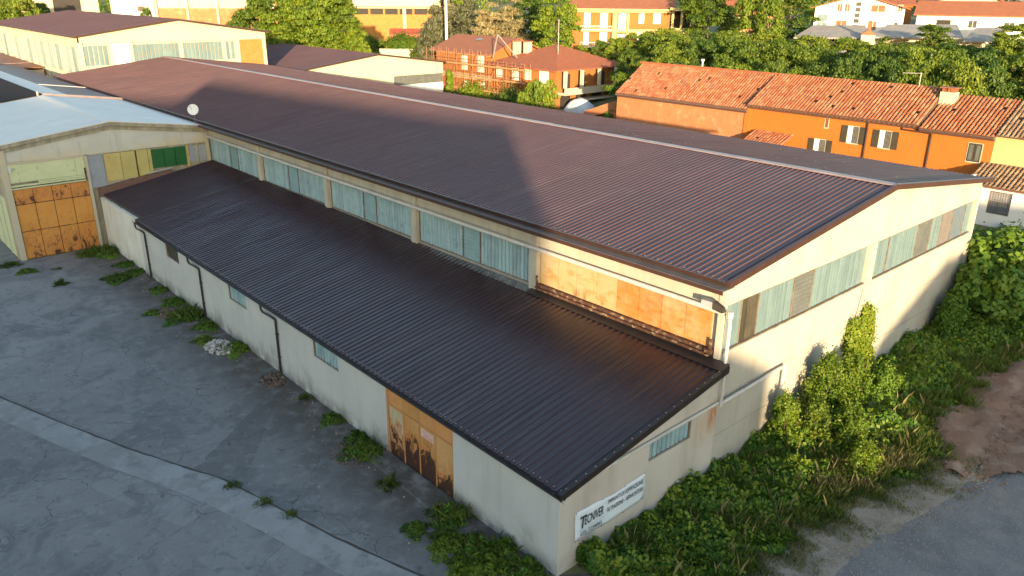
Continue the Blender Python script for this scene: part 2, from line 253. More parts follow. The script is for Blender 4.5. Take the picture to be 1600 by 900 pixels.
# ------------------------------------------------------------------ mesh helpers
class MB:
    def __init__(s): s.v = []; s.f = []; s.t = []
    def add(s, vs, fs):
        o = len(s.v); s.v += [tuple(p) for p in vs]; s.f += [tuple(i+o for i in f) for f in fs]; return s
    def box(s, x0, x1, y0, y1, z0, z1):
        return s.add([(x0,y0,z0),(x1,y0,z0),(x1,y1,z0),(x0,y1,z0),(x0,y0,z1),(x1,y0,z1),(x1,y1,z1),(x0,y1,z1)],
                     [(0,3,2,1),(4,5,6,7),(0,1,5,4),(1,2,6,5),(2,3,7,6),(3,0,4,7)])
    def prism(s, poly, ax, a, b):
        """poly: 2-d outline in the two other axes (in axis order), pushed along axis ax from a to b"""
        n = len(poly)
        def pt(p, c):
            q = list(p); q.insert(ax, c); return tuple(q)
        vs = [pt(p, a) for p in poly]+[pt(p, b) for p in poly]
        fs = [tuple(range(n))[::-1], tuple(range(n, 2*n))]+[(i, (i+1) % n, n+(i+1) % n, n+i) for i in range(n)]
        return s.add(vs, fs)
    def hull8(s, a, b):
        return s.add(list(a)+list(b), [(0,3,2,1),(4,5,6,7),(0,1,5,4),(1,2,6,5),(2,3,7,6),(3,0,4,7)])
    def tube(s, pts, r, n=8, r2=None, cap=True):
        pts = [Vector(p) for p in pts]; rings = []
        prev = None
        for i, p in enumerate(pts):
            d = (pts[min(i+1, len(pts)-1)]-pts[max(i-1, 0)]).normalized()
            if prev is None: u = d.orthogonal().normalized()
            else:
                u = prev-d*prev.dot(d); u = u.normalized() if u.length > 1e-6 else d.orthogonal().normalized()
            prev = u; v = d.cross(u)
            rr = r if r2 is None else r+(r2-r)*i/max(1, len(pts)-1)
            rings.append([p+u*(math.cos(2*math.pi*k/n)*rr)+v*(math.sin(2*math.pi*k/n)*rr) for k in range(n)])
        vs = [q for rg in rings for q in rg]; fs = []
        for i in range(len(pts)-1):
            for k in range(n): fs.append((i*n+k, i*n+(k+1) % n, (i+1)*n+(k+1) % n, (i+1)*n+k))
        if cap: fs.append(tuple(range(n))[::-1]); fs.append(tuple(range((len(pts)-1)*n, len(pts)*n)))
        return s.add(vs, fs)
    def mesh(s, name, mat, org=(0,0,0), smooth=False):
        me = bpy.data.meshes.new(name)
        ox, oy, oz = org
        me.from_pydata([(a-ox, b-oy, c-oz) for a, b, c in s.v], [], s.f)
        if mat: me.materials.append(mat)
        if smooth: me.shade_smooth()
        return me
    def build(s, name, mat, parent=None, org=None, smooth=False, **props):
        if org is None: org = ORG.get(parent.name, (0,0,0)) if parent else (0,0,0)
        o = bpy.data.objects.new(name, s.mesh(name, mat, org, smooth)); COL.objects.link(o)
        if parent: o.parent = parent; ORG[o.name] = org
        for k, v in props.items(): o[k] = v
        return o
ORG = {}   # world point that a thing's or part's mesh coordinates are measured from

def thing(name, label, cat, loc=(0,0,0), group=None, rz=0.0):
    o = bpy.data.objects.new(name, None); COL.objects.link(o); o.empty_display_size = .5
    o.location = loc; o.rotation_euler = (0,0,rz); o['label'] = label; o['category'] = cat
    if group: o['group'] = group
    ORG[o.name] = tuple(loc) if rz == 0 else (0,0,0)      # a turned thing has its parts in its own axes
    return o
def tag(o, label, cat, group=None, kind=None):
    if label: o['label'] = label
    if cat: o['category'] = cat
    if group: o['group'] = group
    if kind: o['kind'] = kind
    return o
def inst(me, name, parent, loc, rz=0.0, **props):
    o = bpy.data.objects.new(name, me); COL.objects.link(o); o.parent = parent
    po = ORG.get(parent.name, (0,0,0)); o.location = (loc[0]-po[0], loc[1]-po[1], loc[2]-po[2]); o.rotation_euler = (0,0,rz)
    for k, v in props.items(): o[k] = v
    return o
def structure(name, mb, mat, **kw):
    o = mb.build(name, mat, **kw); o['kind'] = 'structure'; return o

def ribbed(p0, p1, along, length, pitch=.33, h=.045, nseg=7, jit=.004, zr=0.0, rib=.26, sl=.16):
    """profiled sheet metal: p0 low end, p1 high end of one edge; ribs run p0 to p1, repeated along the unit vector `along`"""
    p0 = np.array(p0, float); p1 = np.array(p1, float); al = np.array(along, float)
    n = np.cross(p1-p0, al); n /= np.linalg.norm(n); n = n if n[2] > 0 else -n
    prof = []; k = int(length/pitch)
    for i in range(k):
        b = i*pitch
        prof += [(b, 0), (b+pitch*(1-rib-sl), 0), (b+pitch*(1-rib), h), (b+pitch*(1-sl)+.0, h)]
    prof.append((length, 0))
    prof = np.array(prof); T = np.linspace(0, 1, nseg)
    r = np.random.default_rng(3)
    V = []
    for t in T:
        base = p0+(p1-p0)*t
        q = base[None]+al[None]*prof[:, :1]+n[None]*(prof[:, 1:]+r.normal(0, jit, (len(prof), 1)))
        q[:, 2] += zr*prof[:, 0]
        V.append(q)
    V = np.concatenate(V); m = len(prof)
    mb = MB(); mb.v = [tuple(x) for x in V]
    for a in range(nseg-1):
        for i in range(m-1): mb.f.append((a*m+i, a*m+i+1, (a+1)*m+i+1, (a+1)*m+i))
    return mb

def tiles(p0, up, along, length, pitch, course, r=None, seed=1, miss=.01):
    """rows of barrel tiles, each tile its own half cylinder"""
    p0 = np.array(p0, float); up = np.array(up, float); S_ = np.linalg.norm(up); u = up/S_; al = np.array(along, float)
    n = np.cross(al, u); n = n/np.linalg.norm(n); n = n if n[2] > 0 else -n
    g = np.random.default_rng(seed); r = r or pitch*.40
    vs = []; fs = []; tint = []
    nc = int(length/pitch); nr = int(math.ceil(S_/course))
    ang = np.linspace(0, math.pi, 5)
    for c in range(nc):
        wob = g.normal(0, .012)
        for k in range(nr):
            if g.random() < miss: continue
            b = p0+al*((c+.5)*pitch+wob+g.normal(0, .008))+u*(k*course)+n*(g.normal(.0, .006))
            L = course*1.12
            if (k*course+L) > S_: L = S_-k*course
            o = len(vs); sk = g.normal(0, .015)
            for (tt, rr, lift) in ((0, r, .045), (1, r*.84, .0)):
                for a in ang:
                    vs.append(tuple(b+u*(tt*L)+al*(math.cos(a)*rr+sk*tt)+n*(math.sin(a)*rr*1.0+lift)))
            for i in range(4): fs.append((o+i, o+i+1, o+5+i+1, o+5+i))
            fs.append((o, o+1, o+2, o+3, o+4))
            tv = min(1, max(0, g.normal(.35, .28))); tint += [tv]*5
    mb = MB(); mb.v = vs; mb.f = fs; mb.t = tint
    return mb
def build_tint(mb, name, mat, parent, **kw):
    o = mb.build(name, mat, parent, **kw)
    a = o.data.attributes.new('tint', 'FLOAT', 'FACE'); a.data.foreach_set('value', np.array(mb.t, np.float32)); return o

def leaf_mesh(name, C, Nn, size, mat, aspect=1.6, seed=0, tint=None, fold=.15):
    """many separate little leaf faces; C centres, Nn leaf normals"""
    g = np.random.default_rng(seed); n = len(C)
    Nn = Nn/np.maximum(np.linalg.norm(Nn, axis=1, keepdims=True), 1e-6)
    h = g.normal(size=(n, 3)); T = np.cross(Nn, h); T /= np.maximum(np.linalg.norm(T, axis=1, keepdims=True), 1e-6); B = np.cross(Nn, T)
    s = np.broadcast_to(np.asarray(size, float), (n,)).reshape(-1, 1)
    a = C-T*s*.5*aspect**.5; c = C+T*s*.5*aspect**.5
    b = C+B*s*.5/aspect**.5+Nn*s*fold; d = C-B*s*.5/aspect**.5+Nn*s*fold
    V = np.stack([a, b, c, d], 1).reshape(-1, 3).astype(np.float32)
    return quads(name, V, n, mat, tint if tint is not None else np.clip(g.normal(.35, .3, n), 0, 1))
def quads(name, V, n, mat, tint):
    me = bpy.data.meshes.new(name); me.vertices.add(4*n); me.vertices.foreach_set('co', V.ravel())
    me.loops.add(4*n); me.loops.foreach_set('vertex_index', np.arange(4*n, dtype=np.int32))
    me.polygons.add(n); me.polygons.foreach_set('loop_start', np.arange(0, 4*n, 4, dtype=np.int32))
    me.update(calc_edges=True); me.materials.append(mat)
    at = me.attributes.new('tint', 'FLOAT', 'FACE'); at.data.foreach_set('value', np.asarray(tint, np.float32))
    return me
def blade_mesh(name, P, h, wd, mat, seed=0, lean=.35, tint=None):
    g = np.random.default_rng(seed); n = len(P)
    ang = g.uniform(0, 2*math.pi, n); D = np.stack([np.cos(ang), np.sin(ang), np.zeros(n)], 1)
    la = g.uniform(0, 2*math.pi, n); Ld = np.stack([np.cos(la), np.sin(la), np.zeros(n)], 1)*g.uniform(0, lean, (n, 1))
    h = np.broadcast_to(np.asarray(h, float), (n,)).reshape(-1, 1); w2 = np.broadcast_to(np.asarray(wd, float), (n,)).reshape(-1, 1)
    a = P-D*w2*.5; b = P+D*w2*.5
    mid = P+Ld*h*.35+np.array([0,0,1])*h*.62; tip = P+Ld*h*1.0+np.array([0,0,1])*h
    V = np.stack([a, b, mid+D*w2*.4, tip], 1).reshape(-1, 3).astype(np.float32)
    return quads(name, V, n, mat, tint if tint is not None else np.clip(g.normal(.4, .3, n), 0, 1))

# ------------------------------------------------------------------ terrain
AZ = [0, 22, 40, 57, 72, 100]; RISE = [11, 11, 8, 2.6, 2, 2]
def terrain(x, y):
    dx, dy = x+16, y+15.3; d = math.hypot(dx, dy); az = math.degrees(math.atan2(dy, dx))
    if dx < 0 or dy < -60: 
        return 0.0
    az = min(100, max(0, az)); r = float(np.interp(az, AZ, RISE))
    t = min(1, max(0, (d-100)/70)); return r*t*t*(3-2*t)+max(0, d-175)*(.055 if az < 44 else max(.018, .055-(az-44)*.003))
def make_ground():
    xs = np.concatenate([np.linspace(-400, -40, 10), np.linspace(-30, 300, 67), np.linspace(320, 1500, 24)])
    ys = np.concatenate([np.linspace(-400, -60, 9), np.linspace(-50, 300, 71), np.linspace(320, 1500, 24)])
    mb = MB(); nx, ny = len(xs), len(ys)
    mb.v = [(x, y, terrain(x, y)) for y in ys for x in xs]
    mb.f = [(j*nx+i, j*nx+i+1, (j+1)*nx+i+1, (j+1)*nx+i) for j in range(ny-1) for i in range(nx-1)]
    structure('ground', mb, X['ground'], smooth=True)
make_ground()
def sheet(name, poly, z, mat, kind='structure'):
    mb = MB(); mb.add([(x, y, z) for x, y in poly], [tuple(range(len(poly)))]); o = mb.build(name, mat)
    o['kind'] = kind; return o
def ribbon(name, L_, R_, z, mat):
    mb = MB(); n = len(L_); mb.v = [(*p, z) for p in L_]+[(*p, z) for p in R_]
    mb.f = [(i, i+1, n+i+1, n+i) for i in range(n-1)]; o = mb.build(name, mat); o['kind'] = 'structure'; return o
def jag(pts, step=.5, j=.06, seed=1):
    g = random.Random(seed); out = []
    for a, b in zip(pts, pts[1:]+pts[:1]):
        n = max(1, int(math.dist(a, b)/step))
        for k in range(n): t = k/n; out.append((a[0]+(b[0]-a[0])*t+g.uniform(-j, j), a[1]+(b[1]-a[1])*t+g.uniform(-j, j)))
    return out
sheet('yard', [(-90,-70),(-1.0,-70),(1.0,-6),(1.2,-.8),(.1,.05),(.1,50.2),(-6,50.3),(-6,70),(-90,70)], .004, X['asphalt'])
sheet('asphalt_patch', jag([(-5.3,9.6),(-6.1,12.9),(-6.9,14.9),(-4.6,16.6),(-2.2,18.6),(-.05,19.2),(-.05,.3),(-2.2,.4),(-3.4,3.4),(-4.5,6.8)]), .0065, X['asphaltdark'])
sheet('asphalt_patch', jag([(-13.5,32.6),(-11.6,27.6),(-9.9,22.7),(-8.6,19.2),(-6.4,21.6),(-5.6,27),(-6.6,33),(-9.5,38)], seed=2), .0065, X['asphaltpale'])
sheet('asphalt_patch', jag([(-9.5,38.4),(-6.7,33.3),(-3.6,35),(-2.6,42),(-5,47),(-9.8,44.5)], seed=3), .0065, X['asphaltpale'])
sheet('asphalt_patch', jag([(-9.7,17.3),(-8.4,14.3),(-7.5,11.9),(-8.7,11.3),(-9.7,13.6),(-10.6,16.4)], seed=4), .0065, X['asphaltpale'])
# pale concrete strip that curves across the yard
Lp = [(-26.5,70),(-19.5,50),(-15,36.5),(-11.74,27.5),(-10.0,22.4),(-8.5,18.4),(-7.3,15.6),(-6.25,13.25),(-5.55,10.4),(-4.7,7.0),(-3.6,3.5),(-2.4,.2),(-.9,-4),(0,-8)]
Rp = [(-27.8,69.6),(-20.7,49.5),(-16.1,35.8),(-12.75,26.6),(-11.15,21.8),(-9.6,17.4),(-8.4,14.6),(-7.45,12.0),(-6.65,9.3),(-5.85,6.1),(-4.9,2.6),(-3.9,-.7),(-2.5,-5),(-1.5,-9)]
ribbon('concrete_strip', Lp, Rp, .009, X['strip'])
X['seam'] = M('open_joint', (.035,.034,.030), (.06,.055,.045), 2, rough=.95)
gs_ = random.Random(3)
L2 = []; L3 = []
for a, b in zip(Lp, Lp[1:]):
    for k in range(6):
        t = k/6; x, y = a[0]+(b[0]-a[0])*t, a[1]+(b[1]-a[1])*t; L2.append((x+gs_.uniform(.0,.05), y)); L3.append((x+gs_.uniform(-.09,-.03), y-.03))
ribbon('joint', L2, L3, .013, X['seam'])
def smoothpoly(pts, k=4, jit=.12, seed=2):
    g = random.Random(seed); out = []; n = len(pts)
    for i in range(n):
        a, b, c, d = (Vector(pts[(i+j) % n]) for j in (-1, 0, 1, 2))
        for s in range(k):
            t = s/k
            q = .5*((2*b)+(c-a)*t+(2*a-5*b+4*c-d)*t*t+(3*b-a-3*c+d)*t**3)
            out.append((q.x+g.uniform(-jit, jit), q.y+g.uniform(-jit, jit)))
    return out
sheet('road', jag([(-2,-60),(60,-60),(60,-13),(30,-11),(20.5,-8.3),(16.6,-7.0),(13.5,-6.4),(10.2,-5.9),(7.5,-5.6),(5.6,-5.4),(4.2,-6.5),(1,-9)], .35, .16, 7), .004, X['road'])
sheet('gravel_margin', smoothpoly(pts=[(1.6,-4.5),(4.0,-4.4),(5.8,-4.0),(8.2,-4.3),(10.4,-4.9),(13.6,-5.4),(16.8,-6.2),(18.8,-7.2),(16.5,-7.4),(13,-6.9),(10,-6.5),(7.6,-6.3),(5.6,-7.2),(3.0,-7.6),(1.3,-6.5)], k=8, jit=.17), .009, X['gravel'])
def dirt():
    poly = smoothpoly([(16.8,-6.8),(19.4,-5.4),(21.4,-4.2),(23.6,-4.7),(27.7,-3.9),(31.8,-4.8),(38,-6),(50,-7),(52,-18),(34,-16),(24,-11.5),(19.5,-8.8)], jit=.2)
    def inside(x, y):
        c = False; n = len(poly)
        for a in range(n):
            (x1, y1), (x2, y2) = poly[a], poly[a-1]
            if (y1 > y) != (y2 > y) and x < (x2-x1)*(y-y1)/(y2-y1)+x1: c = not c
        return c
    g = np.random.default_rng(12); mb = MB(); st = .22; ids = {}
    hN = lambda x, y: .10*math.sin(x*.8+y*.5)*math.cos(y*1.1)+.05*math.sin(x*2.3-y*1.9)+.03*math.sin(x*5+y*4)
    def vid(i, k):
        if (i, k) not in ids:
            x, y = 16+i*st+g.uniform(-.06,.06), -18+k*st+g.uniform(-.06,.06); rut = max(0, 1-abs((y+6.9)-(x-24)*.10)/.55)
            ids[(i, k)] = len(mb.v); mb.v.append((x, y, .02+max(-.012, .05+hN(x, y)+g.normal(0, .018)-.22*rut+.16*max(0, 1-abs((y+5.9)-(x-24)*.10)/.5))))
        return ids[(i, k)]
    for i in range(170):
        for k in range(66):
            if inside(16+(i+.5)*st, -18+(k+.5)*st): mb.f.append((vid(i,k), vid(i+1,k), vid(i+1,k+1), vid(i,k+1)))
    structure('dirt_patch', mb, X['dirt'], smooth=True)
dirt()

# ------------------------------------------------------------------ main warehouse
def corr_mesh(name, wdt, h, mat, n=None, depth=.03, pitch=.09):
    """upright corrugated sheet, width along y, facing -x, origin at its lower near corner"""
    mb = MB(); n = n or int(wdt/pitch*2)
    for i in range(n+1):
        y = wdt*i/n; x = -depth if i % 2 else 0
        mb.v += [(x, y, 0), (x, y, h)]
    mb.f = [(2*i, 2*i+1, 2*i+3, 2*i+2) for i in range(n)]
    return mb.mesh(name, mat)
def strip_mesh(name, wdt, h, mat, face):
    """one channel of U glass with turned flanges"""
    mb = MB(); g = .017
    if face == 'x': 
        mb.prism([(0, g), (0, wdt-g), (-.045, wdt-g-.02), (-.045, g+.02)], 2, 0, h)
    else:
        mb.prism([(g, 0), (g+.02, -.045), (wdt-g-.02, -.045), (wdt-g, 0)], 2, 0, h)
    return mb.mesh(name, mat)
def louver_mesh(name, wdt, h, mat, face):
    mb = MB(); n = int(h/.20)
    for i in range(n):
        z = h*i/n; z1 = z+h/n*.72
        if face == 'x': mb.hull8([(0,0,z),(-.07,0,z),(-.07,wdt,z),(0,wdt,z)], [(0.02,0,z1),(-.01,0,z1),(-.01,wdt,z1),(0.02,wdt,z1)])
        else: mb.hull8([(0,0,z),(wdt,0,z),(wdt,-.07,z),(0,-.07,z)], [(0,.02,z1),(wdt,.02,z1),(wdt,-.01,z1),(0,-.01,z1)])
    return mb.mesh(name, mat)

W0 = (9.05, .15, 0)
wh = thing('warehouse', 'long cream concrete warehouse under a brown ribbed metal gable roof', 'warehouse', W0)
XW, XE, YG = 9.05, 35.5, .15
ZE, ZR, XR, XEV, XE2 = 8.93, 10.60, 22.2, 8.55, 35.95
def zroof(x): return ZE+(ZR-ZE)*((x-XEV)/(XR-XEV) if x < XR else (XE2-x)/(XE2-XR))
SG = strip_mesh('glass_strip', .262, 1.86, X['glass'], 'x')
SP = strip_mesh('glass_strip', .262, 1.93, X['glass_pale'], 'y')
SD = strip_mesh('glass_strip', .262, 1.93, X['glass_dark'], 'y')
LVX = louver_mesh('louver', 1.35, 1.84, X['louverblue'], 'x')
def core():
    mb = MB(); mb.box(XW+.17, XW+.32, YG+.17, 96.9, 0, 8.7)                     # long wall
    mb.prism([(XW+.32, 0), (XE, 0), (XE, zroof(XE)-.15), (XR, ZR-.2), (XW+.32, zroof(XW+.32)-.15)], 1, YG+.17, YG+.32)
    mb.box(XE-.15, XE, YG+.32, 96.9, 0, 8.65)
    mb.prism([(XW+.32, 0), (XE-.15, 0), (XE-.15, zroof(XE-.15)-.15), (XR, ZR-.2), (XW+.32, zroof(XW+.32)-.15)], 1, 96.75, 96.9)
    mb.build('wall', X['concrete'], wh)
core()
PY = [.4, 10.85, 20.85, 30.85, 40.85, 50.85]
MB().box(XW, XW+.17, YG, 50.4, 0, 5.2).build('wall_panel', X['concrete'], wh)
for i in range(5):
    a, b = PY[i]+(.27 if i else -.25), PY[i+1]-.27
    MB().box(XW, XW+.17, a+.01, b-.01, 7.50, 8.42).build('eave_beam', X['beamconc'], wh)
    pl = MB().box(XW-.14, XW+.16, PY[i+1]-.26, PY[i+1]+.26, 5.15, 8.30)
    pl.build('pillar', X['beamconc'], wh)
MB().box(XW-.04, XW+.16, YG-.002, YG+.245, 0, 8.42).build('pillar', X['concrete'], wh)
MB().box(XW-.05, XW+.17, YG+.26, 96.8, 8.43, 8.62).build('cornice', X['beamconc'], wh)
# bays of channel glass in the long wall, each with a louvre in the middle
rg = random.Random(5)
for i in range(1, 5):
    a, b = PY[i]+.27, PY[i+1]-.27; zb = 5.62
    wf = MB(); wf.box(XW+.06, XW+.165, a, b, zb-.07, zb-.005); wf.box(XW+.06, XW+.165, a, b, zb+1.862, zb+1.92)
    mid = (a+b)/2
    for yy in (a, mid-.75, mid+.70, b-.05): wf.box(XW+.075, XW+.165, yy, yy+.05, zb-.004, zb+1.861)
    wo = wf.build('window', X['frame'], wh, org=(XW, a, zb))
    wo.location = (0, a-YG, zb)
    for s0, s1 in ((a+.055, mid-.76), (mid+.755, b-.055)):
        n = int((s1-s0)/.262)
        for k in range(n):
            inst(SG, 'glass_strip', wo, (XW+.14+rg.uniform(-.008,.008), s0+(s1-s0)*k/n, zb), rg.gauss(0, .012))
    inst(LVX, 'louver', wo, (XW+.15, mid-.69, zb+.005))
# first bay: ochre steel panels over a rusty ledge
for k in range(8):
    a = .72+k*1.225
    MB().box(XW+.04+rg.uniform(0,.02), XW+.16, a+.012, a+1.205, 5.80, 7.46).build('steel_panel', X['creampanel'] if k > 3 else X['tanpanel'], wh)
rl = MB(); rl.box(XW-.22, XW+.16, .55, 10.58, 5.52, 5.60); rl.box(XW-.10, XW+.12, .55, 10.58, 5.605, 5.77); rl.box(XW-.26, XW-.20, .55, 10.58, 5.605, 5.66)
rl.box(XW-.16, XW-.08, .48, .58, 5.62, 6.25); rl.box(XW-.16, XW-.08, 10.5, 10.6, 5.62, 6.2); rl.box(XW-.26, XW-.05, .45, .7, 5.61, 5.82)
rl.build('rusted_rail', X['rust'], wh)
lg = MB()
for k in range(41):
    a = 10.9+k*.97; lg.hull8([(XW-.42,a,5.30),(XW+.0,a,5.36),(XW+.0,a+.94,5.36),(XW-.42,a+.94,5.30)], [(XW-.42,a,5.345),(XW,a,5.44+rg.uniform(-.01,.02)),(XW,a+.94,5.44),(XW-.42,a+.94,5.345)])
lg.build('flashing', X['ledge'], wh)
# gable end: courses of precast panels with open joints
for z0, z1 in ((0, 1.83), (1.85, 3.65), (3.67, 5.66)):
    for x0, x1 in ((XW+.14, 21.72), (21.74, XE)):
        MB().box(x0, x1, YG, YG+.168, z0, z1).build('wall_panel', X['concrete'], wh)
for sx in (0, 1):
    if sx == 0: poly = [(XW+.21, 7.72), (21.94, 7.72), (XR-.02, zroof(XR)-.16), (XW+.21, zroof(XW+.21)-.16)]; poly[1] = (XR-.02, 7.72)
    else: poly = [(XR, 7.72), (XE, 7.72), (XE, zroof(XE)-.16), (XR, zroof(XR)-.16)]
    MB().prism(poly, 1, YG-.01, YG+.168).build('gable_panel', X['concrete'], wh)
MB().box(21.42, 22.10, YG-.05, YG+.168, 5.665, 7.715).build('pillar', X['concrete'], wh)
MB().box(XE-.42, XE+.03, YG-.06, YG+.168, 0, 8.5).build('pillar', X['concrete'], wh)
ZS = 5.74
for x0, x1, segs in ((9.45, 21.40, [(9.50,10.45,'p'),(10.45,11.72,'d'),(11.72,14.5,'p'),(14.55,16.15,'l'),(16.2,21.36,'p')]),
                     (22.12, 35.05, [(22.16,23.75,'p'),(23.8,27.3,'p'),(27.35,29.0,'l'),(29.05,30.5,'p'),(30.5,32.05,'k'),(32.1,33.9,'b'),(33.95,35.0,'p')])):
    wf = MB(); wf.box(x0, x1, YG-.02, YG+.165, 5.665, ZS-.005); wf.box(x0, x1, YG+.02, YG+.165, ZS+1.935, 7.718)
    for s in segs[1:]: wf.box(s[0]-.045, s[0]-.005, YG+.07, YG+.165, ZS-.004, ZS+1.934)
    wo = wf.build('window', X['frame'], wh, org=(x0, YG, ZS)); wo.location = (x0-XW, 0, ZS)
    for a, b, k in segs:
        if k == 'l':
            inst(louver_mesh('louver', b-a-.02, 1.90, X['louver'], 'y'), 'louver', wo, (a, YG+.13, ZS+.01)); continue
        me = {'p': SP, 'd': SD}.get(k)
        if k == 'k': me = strip_mesh('glass_strip', .262, 1.93, X['glass_pink_reflection'], 'y')
        if k == 'b': me = strip_mesh('glass_strip', .262, 1.93, X['glass_blue'], 'y')
        n = int(round((b-a)/.266))
        for q in range(n): inst(me, 'glass_strip', wo, (a+(b-a)*q/n, YG+.15+rg.uniform(-.01,.01), ZS), rg.gauss(0, .015))
# roof
ribbed((XEV, -.25, ZE), (XR, -.25, ZR), (0,1,0), 97.2, pitch=.292, h=.036, rib=.17, sl=.07, jit=.0025).build('roof', X['roof'], wh)
ribbed((XE2, -.25, ZE), (XR, -.25, ZR), (0,1,0), 97.2, pitch=.292, h=.036, rib=.17, sl=.07, jit=.0025).build('roof', X['roof'], wh)
rc = MB()
for k in range(33):
    y = -.28+k*2.95; y1 = min(y+2.97, 97.0); dz = .052+rg.uniform(-.006,.012)
    rc.hull8([(XR-.30,y,ZR+.005),(XR+.30,y,ZR+.005),(XR+.30,y1,ZR+.005),(XR-.30,y1,ZR+.005)], [(XR-.24,y,ZR+dz),(XR+.24,y,ZR+dz),(XR+.24,y1,ZR+dz),(XR-.24,y1,ZR+dz)])
rc.build('ridge_cap', X['ridge'], wh)
vt = MB()
for (xa, za), (xb, zb) in (((XEV-.05, ZE), (XR, ZR)), ((XR, ZR), (XE2+.05, ZE))):
    vt.hull8([(xa,-.33,za-.20),(xb,-.33,zb-.20),(xb,-.255,zb-.20),(xa,-.255,za-.20)], [(xa,-.33,za+.06),(xb,-.33,zb+.06),(xb,-.19,zb+.085),(xa,-.19,za+.085)])
vt.build('verge_flashing', X['trim'], wh)
so = MB()
for (xa, za), (xb, zb) in (((XEV+.3, zroof(XEV+.3)), (XR, ZR)), ((XR, ZR), (XE, zroof(XE)))):
    so.hull8([(xa,-.25,za-.19),(xb,-.25,zb-.19),(xb,YG-.012,zb-.19),(xa,YG-.012,za-.19)], [(xa,-.25,za-.12),(xb,-.25,zb-.12),(xb,YG-.012,zb-.12),(xa,YG-.012,za-.12)])
so.build('soffit', X['concrete'], wh)
gt = MB(); gt.box(XEV-.34, XEV+.42, -.22, 97, 8.63, 8.66); gt.box(XEV-.36, XEV-.341, -.22, 97, 8.60, 8.70)
gt.build('gutter', X['guttergrey'], wh)
ev = MB(); ev.hull8([(XEV-.04,-.25,8.80),(XEV+.0,-.25,8.80),(XEV+.0,97,8.80),(XEV-.04,97,8.80)], [(XEV-.10,-.25,8.955),(XEV-.03,-.25,8.955),(XEV-.03,97,8.955),(XEV-.10,97,8.955)])
ev.build('eave_flashing', X['trim'], wh)
MB().box(XEV-.385,XEV-.361,-.24,97,8.52,8.69).build('gutter_lip', X['trim'], wh)
bolts = MB()
for k in range(60):
    x = rg.uniform(XR+.8, XE2-.5); y = rg.uniform(0, 70); z = zroof(x)+.045; bolts.box(x-.022, x+.022, y-.022, y+.022, z, z+.02)
for k in range(60):
    y = -.12+k*.66; bolts.box(XEV+.05, XEV+.08, y, y+.03, zroof(XEV+.05)+.046, zroof(XEV+.05)+.075)
o = bolts.build('roof_fixing', X['steel'], wh); o['kind'] = 'stuff'
# rain water pipes on the walls
pp = MB(); pp.tube([(XW-.26, .05, 7.58), (XW-.26, 50.2, 7.68)], .10, 8)
for k in range(1, 50, 3): pp.box(XW-.27, XW-.0, k-.02, k+.02, 7.56, 7.60)
pp.build('rainwater_pipe', X['whitepipe'], wh)
dp = MB(); dp.tube([(XW-.05, -.16, 7.38), (XW-.03, -.17, 7.1), (XW-.03, -.17, 3.5)], .072, 10); dp.tube([(XW-.05, -.16, 7.62), (XW-.05, -.16, 7.36)], .115, 10)
for z in (6.9, 5.2, 4.1): dp.tube([(XW-.03,-.17,z), (XW-.03,-.17,z+.06)], .088, 10)
dp.build('downpipe', X['whitepipe'], wh)
dp = MB(); dp.tube([(XW+.05, -.10, 3.55), (14.1, -.06, 3.62)], .07, 8); dp.tube([(14.1, -.06, 3.62), (14.1, -.06, .8)], .07, 8)
dp.build('downpipe', X['whitepipe'], wh)

fl = thing('floodlight', 'small grey floodlight on a bracket at the warehouse corner', 'floodlight', (8.72, .1, 7.85))
MB().hull8([(8.45,.35,7.74),(8.75,.35,7.74),(8.75,.85,7.78),(8.45,.85,7.78)], [(8.47,.35,8.0),(8.73,.35,8.0),(8.73,.85,7.98),(8.47,.85,7.98)]).build('housing', X['grey'], fl)
MB().hull8([(8.50,-.1,7.66),(8.74,-.1,7.66),(8.76,.34,7.72),(8.47,.34,7.72)], [(8.56,-.1,7.86),(8.70,-.1,7.86),(8.74,.34,8.02),(8.46,.34,8.02)]).build('hood', X['dark'], fl)
MB().tube([(8.8,-.05,7.62), (8.62,.1,7.66), (8.62,.45,7.75)], .04, 6).build('bracket', X['steel'], fl)

# ------------------------------------------------------------------ lean-to annex
lt = thing('lean_to', 'low grey plastered lean-to with dark brown ribbed metal roof against the warehouse', 'annex', (0,0,0))
def ztop(y): return 3.46+.0080*y
def wall_x(mb, x0, x1, y0, y1, zt0, zt1, holes):
    """a wall along y between x0 and x1, top rising from zt0 to zt1, with openings (ya, yb, za, zb)"""
    ys = sorted({y0, y1, *[h[0] for h in holes], *[h[1] for h in holes]})
    zt = lambda y: zt0+(zt1-zt0)*(y-y0)/(y1-y0)
    for a, b in zip(ys, ys[1:]):
        hs = sorted([h for h in holes if h[0] <= a and h[1] >= b], key=lambda h: h[2]); lo = 0.0
        for h in hs+[None]:
            if h is None: mb.hull8([(x0,a,lo),(x1,a,lo),(x1,b,lo),(x0,b,lo)], [(x0,a,zt(a)),(x1,a,zt(a)),(x1,b,zt(b)),(x0,b,zt(b))])
            else:
                if h[2] > lo: mb.box(x0, x1, a, b, lo, h[2])
                lo = h[3]
WIN = [(14.45, 16.85, 2.42, 3.45), (24.35, 26.7, 2.48, 3.52), (34.35, 36.6, 2.54, 3.58)]
DOOR = (5.80, 10.50, 0.0, 3.40)
wl = MB(); wall_x(wl, 0, .25, 0.0, 41.6, ztop(0)+.03, ztop(41.6)+.03, WIN+[DOOR]); wl.build('front_wall', X['plaster'], lt)
def zl(x): return 3.64+(5.28-3.64)*(x+.22)/(9.05+.22)
gp = MB()
